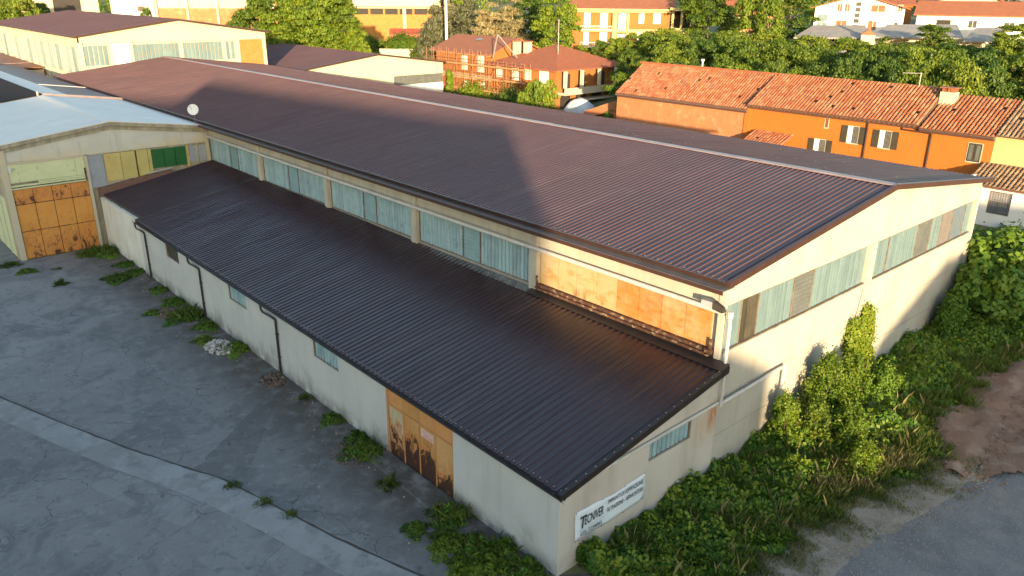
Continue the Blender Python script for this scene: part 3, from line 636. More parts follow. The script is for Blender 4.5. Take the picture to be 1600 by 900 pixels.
for a, b, za, zb in ((0.251, 4.75, 0, None), (4.75, 7.35, 0, 2.62), (4.75, 7.35, 3.49, None), (7.35, 9.03, 0, None)):
    gp.prism([(a, za), (b, za), (b, zb if zb else zl(b)-.1), (a, zb if zb else zl(a)-.1)], 1, -.003 if a < 1 else 0, .22)
gp.build('gable_wall', X['plaster_warm'], lt)
MB().box(.0, .252, -.0045, -.001, 0, 3.66).build('corner_strip', X['plaster_warm'], lt)
def small_window(y0, y1, z0, z1, mat, face='x'):
    f = MB(); t = .05
    if face == 'x':
        f.box(.05,.13,y0,y1,z0,z0+t); f.box(.05,.13,y0,y1,z1-t,z1); f.box(.05,.13,y0,y0+t,z0+t,z1-t); f.box(.05,.13,y1-t,y1,z0+t,z1-t)
        wo = f.build('window', X['frame'], lt, org=(.05,y0,z0)); wo.location = (.05,y0,z0)
        me = strip_mesh('glass_strip', .262, z1-z0-2*t, mat, 'x'); n = int((y1-y0-.1)/.262)
        for k in range(n): inst(me, 'glass_strip', wo, (.135, y0+t+(y1-y0-.1)*k/n, z0+t), rg.gauss(0,.01))
    else:
        f.box(y0,y1,.05,.13,z0,z0+t); f.box(y0,y1,.05,.13,z1-t,z1); f.box(y0,y0+t,.05,.13,z0+t,z1-t); f.box(y1-t,y1,.05,.13,z0+t,z1-t)
        wo = f.build('window', X['frame'], lt, org=(y0,.05,z0)); wo.location = (y0,.05,z0)
        me = strip_mesh('glass_strip', .262, z1-z0-2*t, mat, 'y'); n = int((y1-y0-.1)/.262)
        for k in range(n): inst(me, 'glass_strip', wo, (y0+t+(y1-y0-.1)*k/n, .13, z0+t), rg.gauss(0,.01))
small_window(*WIN[0], X['glass']); small_window(*WIN[1], X['glass']); small_window(*WIN[2], X['glass_dark'])
small_window(4.75, 7.35, 2.62, 3.49, X['glass'], 'y')
MB().box(.14,.2,14,37,2.3,3.55).build('lining', X['dark'], lt); MB().box(4.6,7.5,.14,.2,2.6,3.6).build('lining', X['dark'], lt)
# rusty folding door
df = MB(); y0, y1, _, zt = DOOR
df.box(.04,.16,y0,y0+.09,0,zt); df.box(.04,.16,y1-.09,y1,0,zt); df.box(.04,.16,y0+.09,y1-.09,zt-.07,zt); df.box(.05,.13,y0+.09,y1-.09,2.42,2.50)
for k in range(1, 4): df.box(.045,.14,y0+.09+k*1.13-.03,y0+.09+k*1.13+.03,0,2.42)
do = df.build('door', X['doortan'], lt)
MB().box(.14,.19,y0+.1,y1-.1,0.02,3.4).build('door_backing', X['rust'], do)
low = [X['doorlow'], X['doorrust'], X['doorrust'], X['doorpale']]
for k in range(4):
    a = y0+.09+k*1.13
    MB().box(.07,.12,a+.035,a+1.095,.05,2.40).build('door_panel', low[k], do)
    MB().box(.065,.12,a+.012,a+1.118,2.515,zt-.075).build('door_panel', X['doortan'], do)
nt_ = thing('notice', 'faded red and white notice fixed on the rusty folding door', 'notice', (.06, 7.6, 2.2))
MB().box(.052,.066,7.16,8.02,1.98,2.34).build('notice_board', X['notice'], nt_)
for k, (a, b, z) in enumerate(((7.24,7.92,2.24), (7.24,7.8,2.13), (7.24,7.86,2.05))): MB().box(.048,.0515,a,b,z-.025,z+.025).build('print_line', X['redink'], nt_)
tl = MB(); tl.hull8([(-1.15,4.6,0.006),(-.02,4.6,0.006),(-.02,10.9,.006),(-1.0,10.9,.006)], [(-1.05,4.6,.05),(-.02,4.6,.07),(-.02,10.9,.09),(-.9,10.9,.05)])
tl.build('door_apron', X['asphaltpale'], lt)
# far stretch of the front wall, flush white panels
for a, b in ((41.62, 43.1), (43.13, 45.6), (45.63, 48.1), (48.13, 50.35)):
    MB().hull8([(.02,a,0),(.25,a,0),(.25,b,0),(.02,b,0)], [(.02,a,3.86),(.25,a,3.86),(.25,b,3.93),(.02,b,3.93)]).build('wall_panel', X['whitewall'], lt)
MB().box(.06,.24,41.7,50.3,0,3.8).build('front_wall', X['dark'], lt)
# roof: long stretch with overhang, short stretch set back
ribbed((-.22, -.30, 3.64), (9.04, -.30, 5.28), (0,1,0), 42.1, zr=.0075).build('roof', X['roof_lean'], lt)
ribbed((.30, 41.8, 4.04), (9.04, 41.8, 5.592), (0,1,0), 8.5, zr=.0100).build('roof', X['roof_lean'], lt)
vt = MB()
vt.hull8([(-.3,-.38,3.44),(9.04,-.38,5.07),(9.04,-.305,5.07),(-.3,-.305,3.44)], [(-.3,-.38,3.70),(9.04,-.38,5.34),(9.04,-.22,5.37),(-.3,-.22,3.73)])
vt.build('verge_flashing', X['darktrim'], lt)
tf = MB(); tf.hull8([(8.55,-.36,5.24),(9.03,-.36,5.31),(9.03,10.9,5.39),(8.55,10.9,5.32)], [(8.55,-.36,5.29),(9.03,-.36,5.46),(9.03,10.9,5.50),(8.55,10.9,5.37)]); tf.build('top_flashing', X['darktrim'], lt)
ev = MB(); ev.hull8([(.251,41.8,3.82),(.33,41.8,3.82),(.33,50.3,3.9),(.251,50.3,3.9)], [(.22,41.8,4.06),(.34,41.8,4.06),(.34,50.3,4.14),(.22,50.3,4.14)]); ev.build('eave_flashing', X['darktrim'], lt)
def gutter(y0, y1, n=12):
    mb = MB(); prof = [(-.16,.02),(-.15,-.07),(-.10,-.13),(-.02,-.15),(.06,-.13),(.11,-.07),(.12,.02),(.10,.02),(.09,-.06),(.05,-.11),(-.02,-.13),(-.09,-.11),(-.13,-.06),(-.14,.02)]
    prof = [(-.22+a*.8, b*.85) for a, b in prof]; ys = (y0, y1); k = len(prof)
    mb.v = [(x, y, 3.57+.0076*y+z) for y in ys for x, z in prof]
    mb.f = [(i, (i+1) % k, k+(i+1) % k, k+i) for i in range(k)]+[tuple(range(k)), tuple(range(k, 2*k))[::-1]]
    for q in range(int((y1-y0)/1.2)): 
        y = y0+.4+q*1.2; mb.box(-.36, -.12, y, y+.04, 3.57+.0076*y+.022, 3.57+.0076*y+.03)
    return mb
gutter(-.42, 41.75).build('gutter', X['darktrim'], lt)
fx = MB()
for k in range(126):
    y = -.16+k*.33; z = 3.64+.0075*y; fx.box(-.13, -.09, y-.02, y+.02, z+.06, z+.085)
for k in range(20):
    x = k*.47; fx.box(x, x+.05, -.30, -.26, zl(x)+.085, zl(x)+.11)
o = fx.build('roof_fixing', X['ridge'], lt); o['kind'] = 'stuff'
for y in (20.6, 30.7, 40.35):
    z = 3.46+.0076*y; d = MB(); d.tube([(-.23,y+1.35,z-.02),(-.23,y+1.32,z-.26),(-.21,y+1.15,z-.38),(-.15,y+.3,z-.40),(-.10,y+.05,z-.46),(-.09,y,z-.6),(-.09,y,.12),(-.2,y,.04)], .062, 8)
    for zz in (1.0, 2.3): d.box(-.16,-.0,y-.075,y+.075,zz,zz+.05)
    d.build('downpipe', X['darktrim'], lt)
dp = MB(); dp.tube([(-.28,-.42,3.42),(-.1,-.30,3.43),(.2,-.10,3.52),(8.95,-.08,3.64)], .062, 8)
for x in (.8, 2.9, 5.6, 8.0): dp.tube([(x,-.085,3.52+.0135*x),(x+.05,-.085,3.52+.0135*x)], .08, 8)
dp.build('rainwater_pipe', X['whitepipe'], lt)

# banner on the gable of the lean-to
bn = thing('banner', 'white banner with black lettering stretched across the lean-to gable wall', 'banner', (.8,-.03,1.05))
b = MB(); nx, nz = 24, 7
for j in range(nz+1):
    for i in range(nx+1):
        u, v = i/nx, j/nz; x = .80+3.80*u; 
        z = 1.03+.02*math.sin(u*9)+(1.20+.03*math.sin(u*6+1))*v-(.09*u*(1-u)*4 if False else 0)-.05*math.sin(math.pi*u)*(1 if v > .5 else -.3)
        if u > .93: z += (.10*(u-.93)/.07) if v < .3 else 0
        b.v.append((x, -.03-.012*math.sin(u*17+v*5)-.01*math.sin(v*9+u*4), z))
for j in range(nz):
    for i in range(nx): b.f.append((j*(nx+1)+i, j*(nx+1)+i+1, (j+1)*(nx+1)+i+1, (j+1)*(nx+1)+i))
bo = b.build('sheet', X['banner'], bn, smooth=True)
md = bo.modifiers.new('thickness', 'SOLIDIFY'); md.thickness = .006
def lettering(text, x, z, size, width, mat, shear=0.12, slope=0.0, name='lettering', weight=0.0):
    c = bpy.data.curves.new(name, 'FONT'); c.body = text; c.size = size; c.shear = shear; c.extrude = .001; c.offset = weight
    tmp = bpy.data.objects.new(name, c); COL.objects.link(tmp)
    bpy.context.view_layer.update(); sx = width/max(tmp.dimensions.x, .01)
    dg = bpy.context.evaluated_depsgraph_get(); me = bpy.data.meshes.new_from_object(tmp.evaluated_get(dg)); bpy.data.objects.remove(tmp)
    me.materials.clear(); me.materials.append(mat)
    o = bpy.data.objects.new(name, me); COL.objects.link(o); o.parent = bn; po = ORG[bn.name]
    o.location = (x-po[0], -.062-po[1], z-po[2]); o.rotation_euler = (math.pi/2, 0, 0); o.scale = (sx, 1, 1)
    return o
lettering('T', .99, 1.50, .72, .34, X['ink'], weight=.006); lettering('ECNIVER', 1.26, 1.57, .54, .98, X['ink'], weight=.006)
lettering('035.7234065', 1.06, 1.19, .24, 1.12, X['ink'])
lettering('IMPIANTI DI ASPIRAZIONE', 2.46, 1.86, .27, 1.98, X['ink'])
lettering('FILTRAZIONE - VERNICIATURA', 2.44, 1.53, .27, 2.04, X['ink'])
for z in (1.44, 1.12): MB().hull8([(.98,-.0625,z),(2.3,-.0625,z),(2.3,-.061,z),(.98,-.061,z)], [(.98,-.0625,z+.018),(2.3,-.0625,z+.018),(2.3,-.061,z+.018),(.98,-.061,z+.018)]).build('rule_line', X['greyink'], bn)
rp = MB()
for x, z in ((.84,2.24),(2.2,2.20),(3.4,2.2),(4.55,2.25),(.84,1.07),(2.2,1.05),(3.4,1.05),(4.5,1.15)): rp.box(x-.02,x+.02,-.05,-.045,z-.02,z+.02)
rp.build('eyelet', X['ink'], bn)

# ------------------------------------------------------------------ workshop with the white roof
YS = 50.45
ws = thing('workshop', 'grey gabled workshop with white membrane roof and tall flaking orange door', 'workshop', (1, YS, 0))
AP = (1.55, 9.60); LE = (-6.6, 8.55); RE = (8.55, 8.62)
wm = MB()
wm.prism([(-6.1, 0), (9.0, 0), (9.0, 8.3), (AP[0], 9.3), (-6.1, 8.3)], 1, YS+.2, YS+.4)
wm.box(-6.1, -5.9, YS+.4, 100, 0, 8.3)
wm.build('wall', X['grime'], ws)
gp = MB(); gp.prism([(-5.9, 7.32), (8.98, 7.18), (8.98, 8.26), (AP[0], 9.22), (-5.9, 8.2)], 1, YS, YS+.2); gp.build('gable_panel', X['gable_grey'], ws)
tr = MB()
for (xa, za), (xb, zb) in ((LE, AP), (AP, (9.0, 8.57))):
    tr.hull8([(xa,YS-.28,za-.30),(xb,YS-.28,zb-.30),(xb,YS+.25,zb-.30),(xa,YS+.25,za-.30)], [(xa,YS-.28,za-.045),(xb,YS-.28,zb-.045),(xb,YS+.25,zb-.045),(xa,YS+.25,za-.045)])
    tr.hull8([(xa,YS-.10,za-.62),(xb,YS-.10,zb-.62),(xb,YS-.003,zb-.62),(xa,YS-.003,za-.62)], [(xa,YS-.10,za-.31),(xb,YS-.10,zb-.31),(xb,YS-.003,zb-.31),(xa,YS-.003,za-.31)])
tr.build('barge_beam', X['grime'], ws)
for (xa, za), (xb, zb) in ((LE, AP), (AP, RE)):
    rm = MB(); n = 7
    for i in range(n):
        a, c = YS-.32+i*2.88, YS-.32+(i+1)*2.88-.012
        rm.hull8([(xa,a,za-.04),(xb,a,zb-.04),(xb,c,zb-.04),(xa,c,za-.04)], [(xa,a,za+.03),(xb,a,zb+.03),(xb,c,zb+.03),(xa,c,za+.03)])
    rm.build('white_roof', X['whiteroof'], ws)
rm = MB()
for s in (-1, 1): rm.hull8([(AP[0],YS-.3,AP[1]+.028),(AP[0]+s*.45,YS-.3,AP[1]-.03),(AP[0]+s*.45,70.2,AP[1]-.03),(AP[0],70.2,AP[1]+.028)][::s], [(AP[0],YS-.3,AP[1]+.07),(AP[0]+s*.45,YS-.3,AP[1]+.0),(AP[0]+s*.45,70.2,AP[1]+.0),(AP[0],70.2,AP[1]+.07)][::s])
rm.build('ridge_cap', X['whiteroof'], ws)
# rear stretch: brown sheeting with a white strip on one side of the ridge
MB().hull8([(LE[0],70.6,8.57),(AP[0],70.6,9.66),(AP[0],116,9.66),(LE[0],116,8.57)], [(LE[0],70.6,8.64),(AP[0],70.6,9.73),(AP[0],116,9.73),(LE[0],116,8.64)]).build('roof', X['roof_shade_side'], ws)
sl = lambda x: 9.62-(x-AP[0])*.14
MB().hull8([(AP[0],70.8,sl(AP[0])),(4.0,70.8,sl(4.0)),(4.0,116,sl(4.0)),(AP[0],116,sl(AP[0]))], [(AP[0],70.8,sl(AP[0])+.07),(4.0,70.8,sl(4.0)+.07),(4.0,116,sl(4.0)+.07),(AP[0],116,sl(AP[0])+.07)]).build('white_roof', X['whiteroof'], ws)
MB().hull8([(4.02,70.8,sl(4.02)),(8.5,70.8,sl(8.5)),(8.5,116,sl(8.5)),(4.02,116,sl(4.02))], [(4.02,70.8,sl(4.02)+.07),(8.5,70.8,sl(8.5)+.07),(8.5,116,sl(8.5)+.07),(4.02,116,sl(4.02)+.07)]).build('roof', X['roof'], ws)
MB().hull8([(4.02,83,sl(4.02)+.072),(8.5,83,sl(8.5)+.072),(8.5,83.4,sl(8.5)+.072),(4.02,83.4,sl(4.02)+.072)], [(4.02,83,sl(4.02)+.12),(8.5,83,sl(8.5)+.12),(8.5,83.4,sl(8.5)+.12),(4.02,83.4,sl(4.02)+.12)]).build('roof_seam', X['whiteroof'], ws)
up_ = MB(); up_.hull8([(AP[0],70.25,9.55),(8.5,70.25,8.55),(8.5,70.6,8.55),(AP[0],70.6,9.55)], [(AP[0],70.25,9.82),(8.5,70.25,8.86),(8.5,70.6,8.86),(AP[0],70.6,9.82)]); up_.build('upstand', X['ridge'], ws)
ve = MB(); ve.tube([(AP[0]-.4,70.35,9.6),(AP[0]-.4,70.35,10.0)], .12, 8); ve.build('vent_pipe', X['steel'], ws)
# gable front: beams, panels, door
for q in ((-6.12,-5.72,YS-.12,YS+.2,0,8.2), (-.62,-.40,YS-.06,YS+.2,0,7.2), (8.72,8.98,YS-.06,YS+.2,4,7.18)): MB().box(*q).build('post', X['cream'], ws)
for q in ((-5.71,-.63,YS-.10,YS+.2,7.12,7.30), (-.39,4.0,YS-.05,YS+.2,7.20,7.31)): MB().box(*q).build('beam', X['cream'], ws)
MB().box(-5.70,-1.3,YS-.04,YS+.1,5.80,7.11).build('green_panel', X['palegreen'], ws); MB().box(-1.28,-.64,YS-.02,YS+.1,5.80,7.11).build('green_panel', X['palegreen'], ws)
ra = MB(); ra.box(-5.70,-.64,YS-.09,YS+.1,5.50,5.62); ra.box(-3.9,-.64,YS-.05,YS+.1,5.64,5.78); ra.box(-5.7,-.64,YS-.11,YS+.1,5.32,5.42); ra.build('door_rail', X['palegreen'], ws)
rk = MB(); rk.box(-5.7,-.64,YS-.07,YS+.1,5.425,5.495); rk.box(-.75,-.65,YS-.13,YS,5.3,6.3); rk.build('door_track', X['rust'], ws)
dr = MB(); dr.box(-5.70,-.63,YS+.06,YS+.12,0,5.3); dr = dr.build('door', X['rust'], ws)
for r_, (z0, z1) in enumerate(((.03, 2.10), (2.13, 4.14), (4.17, 5.28))):
    for c in range(4):
        a = -5.69+c*1.267
        MB().box(a+.022, a+1.245, YS+.0+.012*((c+r_) % 2), YS+.058, z0+.015, z1-.015).build('door_panel', X['orangerust'] if r_ == 2 else X['orangedoor'], dr)
def corr_y(x0, x1, z0, z1, y, pitch=.09):
    mb = MB(); n = int((x1-x0)/pitch*2)
    for i in range(n+1): mb.v += [(x0+(x1-x0)*i/n, y-(.03 if i % 2 else 0), z0), (x0+(x1-x0)*i/n, y-(.03 if i % 2 else 0), z1)]
    mb.f = [(2*i, 2*i+2, 2*i+3, 2*i+1) for i in range(n)]; return mb
corr_y(-.38, .72, 4.66, 7.18, YS+.06).build('corrugated_sheet', X['greysheet'], ws)
for a in (.78, 1.98, 3.05): MB().box(a+.012, min(a+1.19, 4.0)-.012, YS-.02, YS+.1, 5.02, 7.14).build('yellow_panel', X['yellowpanel'], ws)
for k in range(3): MB().box(4.32+k*.92, 4.32+k*.92+.88, YS-.03, YS+.1, 5.55, 7.05).build('green_shutter', X['green'], ws)
for k in range(2): corr_y(7.28+k*.74, 7.28+k*.74+.68, 5.66, 7.0, YS+.04, .14).build('translucent_sheet', X['greysheet'], ws)
for q in ((4.02,4.28,YS-.05,YS+.1,5.2,7.17), (7.04,7.25,YS-.05,YS+.1,5.3,7.17), (7.96,8.01,YS-.05,YS+.1,5.5,7.17)): MB().box(*q).build('post', X['yellowpanel'], ws)
bk = MB(); bk.hull8([(-.05,YS-.35,3.95),(5.6,YS-.35,4.85),(5.6,YS-.02,4.85),(-.05,YS-.02,3.95)], [(-.05,YS-.35,4.62),(5.6,YS-.35,5.42),(5.6,YS-.02,5.42),(-.05,YS-.02,4.62)]); bk.build('brick_upstand', X['brickdark'], ws)
MB().hull8([(3.6,YS-.36,5.22),(5.7,YS-.36,5.45),(5.7,YS-.03,5.45),(3.6,YS-.03,5.22)], [(3.6,YS-.36,5.26),(5.7,YS-.36,5.49),(5.7,YS-.03,5.49),(3.6,YS-.03,5.26)]).build('upstand_cap', X['whitepipe'], ws)
MB().box(-.38,9.0,YS+.08,YS+.18,4,7.2).build('lining', X['grime'], ws)
for k in range(10):
    a = YS+.5+k*2.0; MB().box(-6.16, -6.11, a+.015, a+1.985, .1, 4.6).build('side_panel', X['palegreen'], ws)
    MB().box(-6.20, -6.09, a-.04, a+.012, 0, 8.1).build('side_post', X['cream'], ws)
lm = thing('wall_lamp', 'small round wall lamp at the left end of the pale green panel', 'lamp', (-5.6,YS-.2,6.8))
mb = MB(); mb.tube([(-5.6,YS-.11,6.85),(-5.6,YS-.30,6.82)], .05, 8); mb.tube([(-5.6,YS-.24,6.9),(-5.6,YS-.24,6.62)], .16, 10, .06); mb.build('lamp_head', X['dish'], lm)

sdh = thing('satellite_dish', 'round white satellite dish on a thin mast above the workshop eave', 'satellite dish', (8.05, 50.2, 8.4))
mb = MB(); c = Vector((7.98, 50.15, 9.92)); ax = Vector((-.55, -.80, .25)).normalized(); u = ax.orthogonal().normalized(); v = ax.cross(u)
for r_, dd in ((0, .0), (.14, .008), (.28, .035), (.40, .075), (.44, .095)):
    for k in range(20): q = c+u*math.cos(k*math.pi/10)*r_+v*math.sin(k*math.pi/10)*r_+ax*dd; mb.v.append(tuple(q))
for r_ in range(4):
    for k in range(20): mb.f.append((r_*20+k, r_*20+(k+1) % 20, (r_+1)*20+(k+1) % 20, (r_+1)*20+k))
d = mb.build('reflector', X['dish'], sdh, smooth=True); md = d.modifiers.new('t', 'SOLIDIFY'); md.thickness = .012
MB().tube([tuple(c-v*.40+ax*.08), tuple(c+ax*.42)], .014, 6).build('feed_arm', X['grey'], sdh)
MB().tube([tuple(c+ax*.40), tuple(c+ax*.50)], .045, 8).build('receiver', X['grey'], sdh)
MB().tube([(8.05,50.25,8.3), (8.03,50.22,9.4), tuple(c-ax*.05)], .022, 6).build('mast', X['steel'], sdh)

# ------------------------------------------------------------------ helper for plain buildings
def house(name, label, cat, loc, rz, wd, dp, h, wall, roof, ridge='x', rh=1.6, ov=.5, wins=(), under=6, group=None, eavemat=None, rooftile=False, base=None):
    """a building in its own axes: front along x at y=0, back at y=dp; wins: (face, u, z, w, h, style)"""
    t = thing(name, label, cat, loc, group, rz if rz else 0.0001)
    ORG[t.name] = (0,0,0)
    mb = MB(); mb.box(0, wd, 0, dp, -under, h)
    if ridge == 'x': mb.prism([(0, h+.002), (dp, h+.002), (dp/2, h+rh*.96)], 0, .002, wd-.002)
    elif ridge == 'y': mb.prism([(0, h+.002), (wd, h+.002), (wd/2, h+rh*.96)], 1, .002, dp-.002)
    mb.build('wall', wall, t)
    th = .16; z = h+.02
    if ridge == 'x':
        k = rh/(dp/2); A = [(-ov, -ov, z-ov*k), (wd+ov, -ov, z-ov*k), (wd+ov, dp/2, z+rh), (-ov, dp/2, z+rh)]; B = [(-ov, dp+ov, z-ov*k), (wd+ov, dp+ov, z-ov*k), (wd+ov, dp/2, z+rh), (-ov, dp/2, z+rh)][::-1]
    elif ridge == 'y':
        k = rh/(wd/2); A = [(-ov, -ov, z-ov*k), (wd/2, -ov, z+rh), (wd/2, dp+ov, z+rh), (-ov, dp+ov, z-ov*k)]; B = [(wd/2, -ov, z+rh), (wd+ov, -ov, z-ov*k), (wd+ov, dp+ov, z-ov*k), (wd/2, dp+ov, z+rh)]
    elif ridge == 'hip':
        ins = min(wd, dp)/2; k = rh/ins
        a, b, c, d = (-ov,-ov,z-ov*k), (wd+ov,-ov,z-ov*k), (wd+ov,dp+ov,z-ov*k), (-ov,dp+ov,z-ov*k)
        if wd >= dp: r1, r2 = (ins, dp/2, z+rh), (wd-ins, dp/2, z+rh)
        else: r1, r2 = (wd/2, ins, z+rh), (wd/2, dp-ins, z+rh)
        hm = MB(); lo = [tuple((p[0], p[1], p[2]-th)) for p in (a, b, c, d)]
        hm.v = [a, b, c, d, r1, r2]+lo
        hm.f = ([(0,1,5,4),(1,2,5),(2,3,4,5),(3,0,4)] if wd >= dp else [(0,1,4),(1,2,5,4),(2,3,5),(3,0,4,5)])+[(0,6,7,1),(1,7,8,2),(2,8,9,3),(3,9,6,0),(9,8,7,6)]
        hm.build('roof', roof, t)
    else:
        A = [(-ov, -ov, z), (wd+ov, -ov, z), (wd+ov, dp+ov, z+rh), (-ov, dp+ov, z+rh)]; B = None
    if ridge != 'hip':
        rm = MB()
        for q in (A, B):
            if q: rm.hull8(q, [(x, y, zz+th) for x, y, zz in q])
        rm.build('roof', roof, t)
    for wn in wins: window(t, wd, dp, *wn)
    return t
FR = {'white': 'white', 'brown': 'shutterbrown', 'dark': 'shutter'}
def window(t, wd, dp, face, u, z, ww, hh, style='white'):
    """frame (a part) with its pane, blind or shutters (sub-parts)"""
    def bx(mb, a, b, z0, z1, o0, o1):
        if face == 'f': mb.box(a, b, -o1, -o0, z0, z1)
        elif face == 'l': mb.box(-o1, -o0, a, b, z0, z1)
        elif face == 'r': mb.box(wd+o0, wd+o1, a, b, z0, z1)
        return mb
    fm = X['white'] if style in ('white', 'blind', 'shut') else X['frame']
    f = MB(); e = .07
    bx(f, u-e, u+ww+e, z-e, z, .0, .06); bx(f, u-e, u+ww+e, z+hh, z+hh+e, .0, .05); bx(f, u-e, u, z, z+hh, .0, .05); bx(f, u+ww, u+ww+e, z, z+hh, .0, .05)
    if style != 'big': bx(f, u+ww/2-.03, u+ww/2+.03, z, z+hh, .022, .045)
    wo = f.build('window', fm, t)
    p = bx(MB(), u, u+ww, z, z+hh, .002, .02)
    p.build('pane', X['blind'] if style == 'blind' else X['dark'] if style == 'big' else X['pane'], wo)
    if style in ('brown', 'dark', 'shut'):
        sm = X['shutterbrown'] if style in ('brown', 'shut') else X['shutter']
        if style == 'shut': bx(MB(), u, u+ww/2-.031, z, z+hh, .021, .06).build('shutter', sm, wo); bx(MB(), u+ww/2+.031, u+ww, z, z+hh, .021, .06).build('shutter', sm, wo)
        else: bx(MB(), u-e-ww*.5, u-e-.01, z-.02, z+hh+.02, .0, .06).build('shutter', sm, wo); bx(MB(), u+ww+e+.01, u+ww+e+ww*.5, z-.02, z+hh+.02, .0, .06).build('shutter', sm, wo)
    return wo

# ------------------------------------------------------------------ taller shed behind the warehouse (top left)
ts = thing('tall_shed', 'tall cream shed with brown roof behind the far end of the warehouse', 'shed', (12.2, 98, 0))
a0, a1, zt, zr = 12.2, 37.3, 13.45, 15.3
mb = MB(); mb.prism([(a0+.2, 0), (a1, 0), (a1, zt), (24.8, zr-.1), (a0+.2, zt)], 1, 98.2, 98.4); mb.box(a0+.2, a0+.4, 98.4, 150, 0, zt); mb.box(a1-.2, a1, 98.4, 150, 0, zt-.02); mb.build('wall', X['cream'], ts)
mb = MB(); mb.prism([(a0, 12.6), (a1, 12.35), (a1, zt-.05), (24.8, zr-.16), (a0, zt-.05)], 1, 98.0, 98.19); mb.build('gable_panel', X['cream'], ts)
mb = MB()
for x in (a0, 15.7, 18.25, 24.75, 30.75, 32.75, 36.75): mb.box(x, x+.5, 97.95, 98.19, 0, 12.59 if x < 20 else 12.34)
mb.build('pillar', X['cream'], ts)
MB().box(16.21,18.24,98.02,98.19,0,12.4).build('white_panel', X['white'], ts); MB().box(33.26,36.74,98.05,98.19,0,12.34).build('brick_panel', X['brickorange'], ts)
gs = strip_mesh('glass_strip', .5, 2.6, X['glass_pale'], 'y'); MB().box(a0+.5,33,98.03,98.19,0,9.6).build('wall_panel', X['cream'], ts)
for x0, x1 in ((12.72,15.68),(18.78,24.73),(25.28,30.73),(31.27,32.73)):
    f = MB(); f.box(x0,x1,97.99,98.19,9.61,9.75); f.box(x0,x1,98.05,98.19,12.2,12.33); f.box(x0,x0+.04,98.05,98.19,9.75,12.2); f.box(x1-.04,x1,98.05,98.19,9.75,12.2); wo = f.build('window', X['cream'], ts, org=(x0,98,9.7)); wo.location = (x0-12.2, 0, 9.7)
    n = int((x1-x0)/.5)
    for k in range(n): inst(gs, 'glass_strip', wo, (x0+(x1-x0)*k/n, 98.14, 9.66), rg.gauss(0,.02))
gx = strip_mesh('glass_strip', .5, 3.3, X['glass_pale'], 'x'); MB().box(a0+.05,a0+.19,98.2,150,0,8.5).build('wall_panel', X['cream'], ts); MB().box(a0+.03,a0+.19,98.2,150,12.1,zt-.03).build('wall_panel', X['cream'], ts)
for k in range(6):
    y = 98.0+k*8.2; MB().box(a0-.12,a0+.19,y+.0,y+.75,0,zt-.05).build('pillar', X['cream'], ts); MB().box(a0-.06,a0+.19,y+4.1,y+4.4,8,zt-.05).build('pillar', X['cream'], ts)
    for q0, q1 in ((y+1.3, y+3.9), (y+4.7, y+7.6)):
        f = MB(); f.box(a0,a0+.19,q0-.12,q0,8.5,12.1); f.box(a0,a0+.19,q1,q1+.12,8.5,12.1); f.box(a0+.02,a0+.19,q0,q1,8.5,8.6); wo = f.build('window', X['cream'], ts, org=(a0,q0,8.6)); wo.location = (0, q0-98, 8.6)
        n = int((q1-q0)/.5)
        for j in range(n): inst(gx, 'glass_strip', wo, (a0+.14, q0+(q1-q0)*j/n, 8.65), rg.gauss(0,.02))
for (xa, za), (xb, zb) in (((a0-.5, zt-.02), (24.8, zr)), ((a1+.6, zt-.1), (24.8, zr))):
    ribbed((xa, 97.6, za), (xb, 97.6, zb), (0,1,0), 53, pitch=.5, nseg=3).build('roof', X['roof'], ts)
mb = MB()
for (xa, za), (xb, zb) in (((a0-.52, zt-.02), (24.8, zr)), ((24.8, zr), (a1+.62, zt-.1))):
    mb.hull8([(xa,97.55,za-.2),(xb,97.55,zb-.2),(xb,97.62,zb-.2),(xa,97.62,za-.2)], [(xa,97.55,za+.06),(xb,97.55,zb+.06),(xb,97.7,zb+.07),(xa,97.7,za+.07)])
mb.box(a0-.62,a0-.5,97.6,150,zt-.2,zt+.0); mb.build('verge_flashing', X['trim'], ts)
# low roof between the sheds
ls = thing('low_shed', 'low rusty brown shed roof in front of the tall shed at the left edge', 'shed', (8, 116.5, 0))
MB().box(2, 12.0, 117.5, 150, 0, 8.0).build('wall', X['cream'], ls)
MB().hull8([(-8,117,8.2),(11.9,117,8.3),(11.9,149,8.6),(-8,149,8.5)], [(-8,117,8.32),(11.9,117,8.42),(11.9,149,8.72),(-8,149,8.62)]).build('roof', M('rusty_brown_sheet', (.24,.09,.04), (.17,.06,.03), .5, rough=.6), ls)
MB().hull8([(-8,124,8.41),(11.9,124,8.51),(11.9,124.4,8.51),(-8,124.4,8.41)], [(-8,124,8.46),(11.9,124,8.56),(11.9,124.4,8.56),(-8,124.4,8.46)]).build('roof_seam', X['ridge'], ls)

# shed behind the warehouse, right of the tall one
sb = thing('rear_shed', 'cream gabled shed with brown ribbed roof and a corrugated band under its gable', 'shed', (39.7, 93.5, 0))
b0, b1, ze2, zr2 = 39.7, 66.5, 8.0, 9.78
mb = MB(); mb.prism([(b0+.3, 0), (b1-.2, 0), (b1-.2, ze2-.05), (53.6, zr2-.12), (b0+.3, ze2-.05)], 1, 93.95, 94.2); mb.box(b0+.3,b0+.5,94.2,138,0,ze2-.1); mb.box(b1-.4,b1-.2,94.2,138,0,ze2-.1); mb.build('wall', X['cream'], sb)
MB().prism([(b0+.3, 6.25), (b1-.2, 6.25), (b1-.2, ze2-.1), (53.6, zr2-.16), (b0+.3, ze2-.1)], 1, 93.75, 93.94).build('gable_panel', X['cream'], sb)
corr_y(56.5, 66.2, 4.75, 6.2, 93.85, .5).build('corrugated_band', X['louver'], sb); MB().box(b0+.4, 66.2, 93.7, 93.94, 0, 4.74).build('wall_panel', X['white'], sb)
